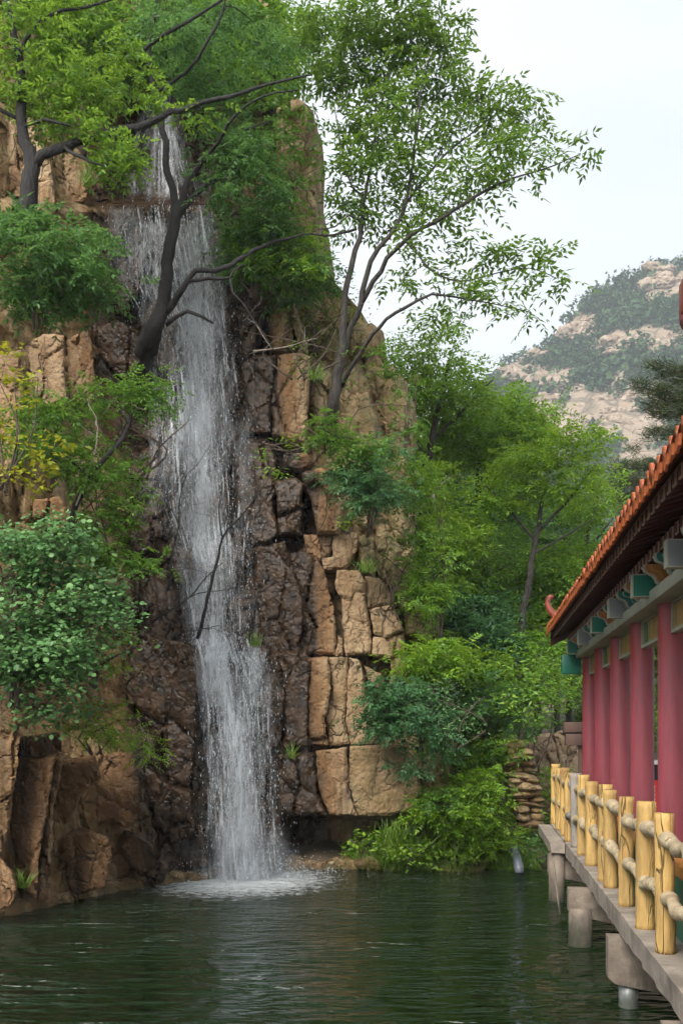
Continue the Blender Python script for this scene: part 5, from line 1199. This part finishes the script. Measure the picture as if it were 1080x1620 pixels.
def haunch(s, t0, z0, z1, zt):
    V = []
    for sy in (s - .09, s + .09):
        V += [(t0, sy, z1), (t0, sy, z0 + .05), (t0 + .06, sy, z0), (t0 + .34, sy, z0 - .05), (2.2, sy, z0 - .22), (2.2, sy, z1)]
    Fs = [np.array([[0, 1, 2, 3, 4, 5]]), np.array([[11, 10, 9, 8, 7, 6]]), np.array([[i, i + 6, (i + 1) % 6 + 6, (i + 1) % 6] for i in range(6)])]
    return MB().add(V, Fs)
haunch(8.98, 1.115, .22, .625, 0).build('cross_beam', M_CONC, dk, smooth=False)
haunch(11.55, 1.0, .34, .64, 0).build('cross_beam', M_CONC, dk, smooth=False)
haunch(14.6, .98, .34, .64, 0).build('cross_beam', M_CONC, dk, smooth=False)
haunch(6.3, 1.115, .22, .625, 0).build('cross_beam', M_CONC, dk, smooth=False)
for (s, t, r, z1, mt) in ((9.0, 1.30, .083, .215, M_PVC), (11.5, 1.135, .13, .42, M_CONC), (14.5, 1.10, .11, .68, M_CONC), (6.3, 1.35, .11, .3, M_CONC), (11.5, 3.0, .13, .64, M_CONC), (14.5, 3.0, .13, .64, M_CONC)):
    MB().tube([(t, s, -1.3), (t, s, .0), (t, s, .06), (t, s, z1)], [r, r * 1.02, r, r], 24).build('pier', mt, dk)
MB().tube([(.985, 13.6, .68), (1.06, 13.4, .0), (1.08, 13.3, -.5)], .016, 6).build('prop_pole', M_CONC, dk)

# railing of imitation logs
rl = gal('railing', 'yellow imitation log railing along the walkway edge', 'railing')
rg = random.Random(4)
posts = [6.05, 7.1, 7.96, 8.99, 10.05, 10.5, 11.7, 12.7, 13.55, 14.25, 15.0, 15.9, 16.9]
PS = []
def log(P, R, seed, sides=16, bump=.006):
    P = np.array(P, float); mb = MB(); C = resample(np.c_[P, np.broadcast_to(R, (len(P),))], .05); mb.tube(C[:, :3], C[:, 3], sides)
    V = mb.v[0]
    for i in range(len(V)):
        q = Vector(V[i]) * 9 + Vector((seed, 0, 0)); V[i] += np.array(noise.noise_vector(q)) * bump + np.array(noise.noise_vector(q * .35)) * bump
    return mb
for k, Y in enumerate(posts):
    t = 1.32 if Y < 13.8 else 1.29
    s = (Y + .1365 * t) / .9906; PS.append((t, s))
    r = .074 + rg.uniform(-.006, .006); lean = rg.uniform(-.012, .012); top = DECK + 1.0 + rg.uniform(-.03, .03)
    log([(t, s, DECK - .01), (t + lean * .5, s, DECK + .5), (t + lean, s, top)], [r * 1.03, r, r * .96], k * 3.1).build('post', M_GREY if k == 8 else M_POST, rl, **({'label': 'bare grey cement post without paint'} if k == 8 else {}))
for k in range(len(PS) - 1):
    (t0, s0), (t1, s1) = PS[k], PS[k + 1]
    if s1 - s0 < .6 and False: continue
    for zz in (.80, .40):
        a = np.array((t0, s0, DECK + zz + rg.uniform(-.03, .03))); b = np.array((t1, s1, DECK + zz + rg.uniform(-.03, .03)))
        u = [a + (b - a) * q + np.array((rg.uniform(-.018, .018), 0, rg.uniform(-.02, .02))) for q in (0, .12, .3, .5, .7, .88, 1)]
        R = [.05, .062, .040 + rg.uniform(0, .01), .052, .040 + rg.uniform(0, .01), .062, .05]
        log(u, R, k * 7 + zz, 12, .008).build('rail', M_GREY if k in (8,) else M_RAIL, rl)

# the gallery itself
gl = gal('gallery', 'red columned gallery with orange tiled roof and painted brackets', 'gallery')
cols = [7.15 + 1.55 * k for k in range(-1, 6)]
def colmesh():
    mb = MB(); mb.tube([(0, 0, DECK), (0, 0, DECK + .6), (0, 0, 2.2), (0, 0, 3.5)], [.117, .116, .115, .115], 32, cap=False); return mb.mesh('column')
cm = colmesh()
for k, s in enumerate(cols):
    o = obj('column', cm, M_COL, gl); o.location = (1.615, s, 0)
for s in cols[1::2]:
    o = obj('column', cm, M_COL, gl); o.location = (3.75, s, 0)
MB().box((1.42, 3.6, 3.495), (1.78, 15.45, 3.60), .008).build('lintel_beam', M_PALE, gl)
MB().box((3.6, 3.6, 3.495), (3.9, 15.45, 3.60), .008).build('lintel_beam', M_PALE, gl)
MB().box((1.55, 3.6, 3.61), (1.72, 15.4, 4.05), .008).build('purlin_board', M_RAFT, gl)
# hanging painted panels between the columns
for k in range(len(cols) - 1):
    a, b = cols[k] + .11, cols[k + 1] - .11
    fr = MB().box((1.585, a, 3.235), (1.655, b, 3.265)); fr.box((1.585, a, 3.265), (1.655, a + .03, 3.493)); fr.box((1.585, b - .03, 3.265), (1.655, b, 3.493)); fr.box((1.585, a + .03, 3.475), (1.655, b - .03, 3.493))
    f = fr.build('hanging_panel', M_PALE, gl, smooth=False)
    MB().box((1.602, a + .03, 3.265), (1.64, b - .03, 3.475)).build('painting', M_GOLD, f, smooth=False)
    if k % 2 == 0: MB().box((1.598, b - .30, 3.268), (1.644, b - .14, 3.472)).build('painted_band', M_TEAL, f, smooth=False)
    for q in range(5):
        sq = a + .12 + (b - a - .24) * q / 4
        if not (k % 2 == 0 and b - .34 < sq < b - .10): MB().box((1.599, sq - .018, 3.30), (1.643, sq + .018, 3.44), .004).build('scroll_motif', M_ORNG, f)
# bracket boards: plain plates over the columns, lobed cloud boards between them
def plate_mesh():
    return MB().box((1.28, -.05, 3.55), (1.552, .05, 3.745))
plate = plate_mesh().mesh('bracket', False)
plate2 = MB().box((1.291, -.054, 3.561), (1.55, .054, 3.735)).mesh('bracket_face', False)
def lobes(grow_):
    pr = [(1.300, 3.745), (1.292, 3.715), (1.305, 3.685), (1.335, 3.668), (1.365, 3.655), (1.385, 3.63), (1.395, 3.60), (1.425, 3.58), (1.46, 3.57), (1.48, 3.555), (1.50, 3.605)]
    P = np.array(pr); c = np.array([1.55, 3.76]); d = P - c; P = c + d * (1 + grow_ / np.linalg.norm(d, axis=1))[:, None]
    P = np.vstack([P, [(1.552, 3.605), (1.552, 3.745)]]); P[0, 1] = 3.745
    return P
def lobe_mesh(name, g, y0, y1):
    P = lobes(g); n = len(P); V = [(p[0], y0, p[1]) for p in P] + [(p[0], y1, p[1]) for p in P]
    return MB().add(V, [np.arange(n)[None, :], np.arange(2 * n - 1, n - 1, -1)[None, :], np.array([[i, i + n, (i + 1) % n + n, (i + 1) % n] for i in range(n)])]).mesh(name, False)
lm1 = lobe_mesh('cloud_bracket', 0, -.03, .03); lm2 = lobe_mesh('cloud_face', -.013, -.035, .035); lm3 = lobe_mesh('cloud_line', -.055, -.037, .037); lm4 = lobe_mesh('cloud_heart', -.066, -.039, .039)
lmt = {}
def variant(me, mat):
    if (me.name, mat.name) not in lmt: c = me.copy(); c.materials.clear(); c.materials.append(mat); lmt[(me.name, mat.name)] = c
    return lmt[(me.name, mat.name)]
for k, s in enumerate(cols):
    gcol = M_TEAL if k % 2 == 0 else M_GRYP
    o = obj('bracket', variant(plate, M_PALE), None, gl); o.location = (0, s, 0); obj('bracket_face', variant(plate2, gcol), None, o)
    if k == len(cols) - 1: continue
    for q, (c1, c2) in enumerate(((M_ORNG, M_ORNG), (M_TEAL2, M_TEAL)) if k % 2 == 0 else ((M_TEAL2, M_TEAL), (M_ORNG, M_ORNG))):
        o = obj('cloud_bracket', variant(lm1, M_PALE), None, gl); o.location = (0, s + .52 * (q + 1), 0)
        obj('cloud_face', variant(lm2, c1), None, o); obj('cloud_line', variant(lm3, M_PALE if c1 is M_TEAL2 else M_SEAT), None, o); obj('cloud_heart', variant(lm4, c2), None, o)
MB().box((1.22, 15.05, 3.27), (1.50, 15.2, 3.55), .006).build('end_bracket', M_TEAL, gl)
# roof: boards, two tiers of rafters, tiles
EV_T, EV_Z, RG_T, RG_Z, S0, S1 = 1.12, 3.985, 2.68, 4.78, 3.2, 16.0
def roofz(t): 
    u = min(1, abs(t - RG_T) / (RG_T - EV_T)); return RG_Z + (EV_Z - RG_Z) * (u * 1.15 - .15 * u * u) / 1.0
ts = np.linspace(EV_T, RG_T, 8); prof = [(t, roofz(t)) for t in ts] + [(2 * RG_T - t, roofz(t)) for t in ts[::-1][1:]]
V = []; n = len(prof)
for s in (S0, S1):
    V += [(t, s, z) for t, z in prof] + [(t, s, z + .045) for t, z in prof]
Fs = []
for i in range(n - 1):
    Fs += [[i, i + 1, 2 * n + i + 1, 2 * n + i], [n + i + 1, n + i, 3 * n + i, 3 * n + i + 1], [i + 1, i, n + i, n + i + 1], [2 * n + i, 2 * n + i + 1, 3 * n + i + 1, 3 * n + i]]
Fs += [[0, 2 * n, 3 * n, n], [n - 1, 2 * n - 1, 4 * n - 1, 3 * n - 1]]
MB().add(V, np.array(Fs)).build('roof_boards', M_RAFT, gl, smooth=False)
def rafter_mesh(name, a, b, w_, h_):
    """a square rafter from a to b (t, z of its underside) with a pale-rimmed end"""
    mb = MB(); V = []
    for (t, z) in (a, b):
        V += [(t, -w_ / 2, z), (t, w_ / 2, z), (t, w_ / 2, z + h_), (t, -w_ / 2, z + h_)]
    mb.add(V, np.array([[0, 3, 2, 1], [4, 5, 6, 7], [0, 1, 5, 4], [1, 2, 6, 5], [2, 3, 7, 6], [3, 0, 4, 7]])); me = mb.mesh(name, False)
    return me
r1 = rafter_mesh('flying_rafter', (1.165, 3.895), (1.62, 4.03), .07, .07)
r1e = MB().box((1.155, -.041, 3.888), (1.168, .041, 3.97)).mesh('rafter_end', False); r1f = MB().box((1.150, -.03, 3.899), (1.160, .03, 3.959)).mesh('rafter_end_face', False)
r2 = rafter_mesh('eave_rafter', (1.395, 3.825), (2.62, 4.50), .075, .075)
r2e = MB().box((1.385, -.043, 3.818), (1.398, .043, 3.905)).mesh('rafter_end', False); r2f = MB().box((1.380, -.032, 3.829), (1.390, .032, 3.894)).mesh('rafter_end_face', False)
def tile_row():
    mb = MB(); P = []
    rr = .058; nn = 9
    for j in range(nn):
        t = 1.07 + (RG_T - 1.07) * (j / (nn - 1)); z = roofz(max(t, EV_T)) + .045 - (.03 if t < EV_T else 0)
        for i in range(9):
            a = math.pi * i / 8; P.append((t, rr * math.cos(a), z + rr * math.sin(a) * 1.0))
    i = np.arange(nn - 1)[:, None] * 9; j = np.arange(8)[None, :]
    mb.add(P, np.stack([i + j, i + j + 1, i + 9 + j + 1, i + 9 + j], -1).reshape(-1, 4))
    mb.tube([(1.055, 0, 4.01), (1.075, 0, 4.012)], .062, 16); return mb.mesh('cover_tile')
def drip_tile():
    P = [(1.05, -.055, 3.99), (1.05, .055, 3.99), (1.045, .045, 3.93), (1.042, 0, 3.895), (1.045, -.045, 3.93)]
    Q = [(x + .016, y, z) for x, y, z in P]; mb = MB().add(P + Q, [np.array([[0, 1, 2, 3, 4]]), np.array([[9, 8, 7, 6, 5]]), np.array([[i, i + 5, (i + 1) % 5 + 5, (i + 1) % 5] for i in range(5)])])
    nn = 7; V = []
    for j in range(nn):
        t = 1.05 + (RG_T - 1.05) * j / (nn - 1); z = roofz(max(t, EV_T)) + .012 + (.005 if t < EV_T else .04)
        for y, dz in ((-.055, .03), (0, 0), (.055, .03)): V.append((t, y, z + dz))
    i = np.arange(nn - 1)[:, None] * 3; j = np.arange(2)[None, :]
    mb.add(V, np.stack([i + j, i + j + 1, i + 3 + j + 1, i + 3 + j], -1).reshape(-1, 4)); return mb.mesh('pan_tile', False)
ct, dt = tile_row(), drip_tile()
ct.materials.append(M_TILE); dt.materials.append(M_TILE)
for me, mt in ((r1, M_RAFT), (r1e, M_ENDS), (r1f, M_RAFT), (r2, M_RAFT), (r2e, M_ENDS), (r2f, M_RAFT)): me.materials.append(mt)
s = S0 + .1; rg = random.Random(8)
while s < S1:
    o = obj('cover_tile', ct, None, gl); o.location = (rg.uniform(-.008, .008), s, rg.uniform(-.004, .004))
    o = obj('pan_tile', dt, None, gl); o.location = (rg.uniform(-.006, .006), s + .095, 0)
    if s < S1 - .1:
        o = obj('flying_rafter', r1, None, gl); o.location = (0, s + .03, 0); obj('rafter_end', r1e, None, o); obj('rafter_end_face', r1f, None, o)
        o = obj('eave_rafter', r2, None, gl); o.location = (0, s + .03, 0); obj('rafter_end', r2e, None, o); obj('rafter_end_face', r2f, None, o)
    s += .19
MB().box((1.17, S0, 3.967), (1.22, S1, 4.0)).build('eave_board', M_ENDS, gl, smooth=False)
MB().box((1.42, S0, 3.90), (1.46, S1, 3.935)).build('eave_board', M_RAFT, gl, smooth=False)
# gable end, ridge and the curled ornament at the far corner
gb = [(t, z) for t, z in prof]; gV = [(t, S1 - .02, z + .02) for t, z in gb] + [(t, S1 - .02, z - .22) for t, z in gb]; gV += [(x, y + .05, z) for x, y, z in gV]
MB().add(gV, np.array([[i, i + 1, n + i + 1, n + i] for i in range(n - 1)] + [[2 * n + i + 1, 2 * n + i, 3 * n + i, 3 * n + i + 1] for i in range(n - 1)] + [[n + i, n + i + 1, 3 * n + i + 1, 3 * n + i] for i in range(n - 1)])).build('barge_board', M_RAFT, gl, smooth=False)
MB().tube([(RG_T, S0, 4.86), (RG_T, S1, 4.86)], .09, 12).build('ridge', M_TILE, gl)
hp = [(t, S1 - .06, roofz(t) + .09) for t in np.linspace(1.25, RG_T, 8)]
MB().tube(hp, .065, 10).build('hip_ridge', M_TILE, gl)
M_ORN = plain('ornament_red', (0.17, 0.034, 0.018), .45, .2, 6.0, .2)
C = resample([(1.42, S1 - .06, 4.22, .06), (1.28, S1 - .06, 4.20, .07), (1.17, S1 - .06, 4.25, .065), (1.09, S1 - .06, 4.36, .052), (1.075, S1 - .06, 4.47, .042), (1.11, S1 - .06, 4.53, .045), (1.16, S1 - .06, 4.52, .03)], .03)
mb = MB().tube(C[:, :3], C[:, 3], 12)
for q in range(3): mb.tube([(1.22 + .07 * q, S1 - .06, 4.25), (1.23 + .07 * q, S1 - .06, 4.33)], [.022, .008], 6)
mb.build('curled_ornament', M_ORN, gl)
# bench under the columns
MB().box((1.44, 3.6, 1.345), (1.80, 15.1, 1.44), .012).build('bench_seat', M_SEAT, gl)
for k in range(len(cols) - 1):
    MB().box((1.50, cols[k] + .125, DECK + .003), (1.54, cols[k + 1] - .125, 1.342)).build('bench_panel', M_TEAL, gl, smooth=False)

# cabinet standing in the gallery
cb = gal('cabinet', 'black cabinet with white top and red and blue posters behind the columns', 'cabinet')
MB().box((1.92, 13.2, DECK + .003), (2.75, 13.8, 1.985), .01).build('body', M_BLACK, cb)
MB().box((1.89, 13.17, 1.988), (2.78, 13.83, 2.035), .008).build('top', M_WHITE, cb)
MB().box((2.19, 13.183, .95), (2.30, 13.197, 1.79)).build('poster', M_REDP, cb, smooth=False)
MB().box((2.315, 13.183, .95), (2.60, 13.197, 1.79)).build('poster', M_BLUE, cb, smooth=False)
mb = MB(); r_ = random.Random(2)
for q in range(6):       # a column of white characters, too small to read
    z = 1.70 - q * .052
    for (dx, dz, w_, h_) in ((-.018, .014, .036, .007), (-.018, -.002, .036, .007), (-.004, -.016, .008, .036), (-.018, -.016, .03, .006)): mb.box((2.222 + dx, 13.179, z + dz), (2.222 + dx + w_, 13.182, z + dz + h_))
mb.build('lettering', M_WHITE, cb, smooth=False)
# wooden box by the last column
wb = gal('wooden_box', 'dark brown wooden box beside the farthest red column', 'box')
MB().box((1.295, 15.55, 2.40), (1.66, 15.85, 2.56), .008).build('lid', M_WOOD, wb)
MB().box((1.32, 15.57, 2.20), (1.64, 15.83, 2.38), .008).build('body', M_WOOD, wb)
MB().box((1.33, 15.60, 2.378), (1.63, 15.80, 2.402)).build('rim', M_BLACK, wb, smooth=False)
MB().box((1.52, 15.66, DECK + .003), (1.60, 15.74, 2.202)).build('post', M_WOOD, wb, smooth=False)
# the roof tip of a nearer pavilion reaching in at the right edge
tp = gal('roof_tip', 'dark red tip of another roof at the right edge under the skyline', 'roof')
sp = 9.3
tt = (1075.5 - 757) * 9.0 / 1590
MB().box((tt, sp - .1, 6.17), (tt + .22, sp + .1, 6.48), .015).build('corner_post', M_ORN, tp)
MB().tube([(tt + .09, sp, 5.98), (tt + .09, sp, 6.03), (tt + .09, sp, 6.10), (tt + .09, sp, 6.155), (tt + .09, sp, 6.17)], [.02, .07, .10, .105, .06], 16).build('pendant', M_RAFT, tp)
MB().box((tt + .2, sp - .08, 6.2), (tt + 3.2, sp + .08, 6.44)).build('beam', M_RAFT, tp)
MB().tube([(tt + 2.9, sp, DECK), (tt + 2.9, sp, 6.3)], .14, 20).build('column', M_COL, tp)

# ------------------------------------------------------------------ stone pillar, rock wall and pipe by the far bank
sp_ = thing('stone_pillar', 'stacked pale flat stones forming a rough pillar on the bank', 'pillar', tuple(at(828, 1300, 17.6)))
lc = np.array(sp_.location); rg = random.Random(6)
py = 1312
while py > 1182:
    h = rg.uniform(7, 15); cx = np.interp(py, [1180, 1220, 1260, 1310], [814, 822, 832, 838]); wd = np.interp(py, [1180, 1200, 1260, 1310], [10, 22, 22, 20])
    nst = rg.choice((1, 1, 2))
    for q in range(nst):
        w_ = wd / nst; c = cx + (q - (nst - 1) / 2) * wd * 1.0; Y = 17.6 + rg.uniform(-.08, .08); p = at(c + rg.uniform(-2, 2), py - h / 2, Y)
        o = obj('stone', rg.choice(STONES), None, sp_); o.location = p - lc; k = Y / F
        o.scale = (w_ * k * 1.15, .26, h * k * .68); o.rotation_euler = (0, rg.uniform(-.16, .16), rg.uniform(-.4, .4))
    py -= h * .9
PALER = rock_mat('granite_pale', (0.33, 0.215, 0.13), (0.46, 0.34, 0.23))
rw = thing('rock_wall', 'tan bare rock face behind the far railing', 'rock', tuple(at(870, 1240, 19.6)))
lw_ = np.array(rw.location)
for k, pl in enumerate(([(800, 1178), (872, 1160), (880, 1180), (886, 1240), (884, 1290), (812, 1290)], [(875, 1162), (915, 1150), (960, 1170), (980, 1290), (888, 1290), (884, 1200)])):
    o = rock_block(pl, Y=19.5 + .1 * k, rnd=9, seed=50 + k, wetb=-1, parent=rw, name='rock_slab', thick=1.2, mat=PALER); o.location = -lw_
pb = thing('pipe', 'short dark grey drain pipe sloping into the water at the far bank', 'pipe', tuple(at(818, 1366, 17.0) ))
M_PIPE = plain('grey_plastic', (0.075, 0.085, 0.11), .45, .3, 3, .1, dirt=(.2, .21, .23))
C = np.array([(-.02, .30, .26), (0, .05, .10), (.02, -.10, -.10), (.02, -.14, -.2)])
MB().tube(C * .8, [.075, .075, .08, .08], 20).build('barrel', M_PIPE, pb)
MB().tube(C[:1] * .8 + np.array([[0, .0, .0], [.004, -.05, -.03]]), [.088, .088], 20).build('collar', M_PIPE, pb)

# ------------------------------------------------------------------ the hazy air between here and the mountain
m, t, o = nodes('haze_air')
pv = N(t, 'VolumePrincipled', {'Color': (.86, .92, 1.0, 1), 'Density': 0.00055, 'Anisotropy': 0.0})
t.links.new(pv.outputs[0], o.inputs['Volume'])
MB().box((-330, -20, -2.4), (420, 490, 262)).build('haze', m, None, smooth=False, kind='stuff', label='pale blue haze in the air before the mountain', category='haze')
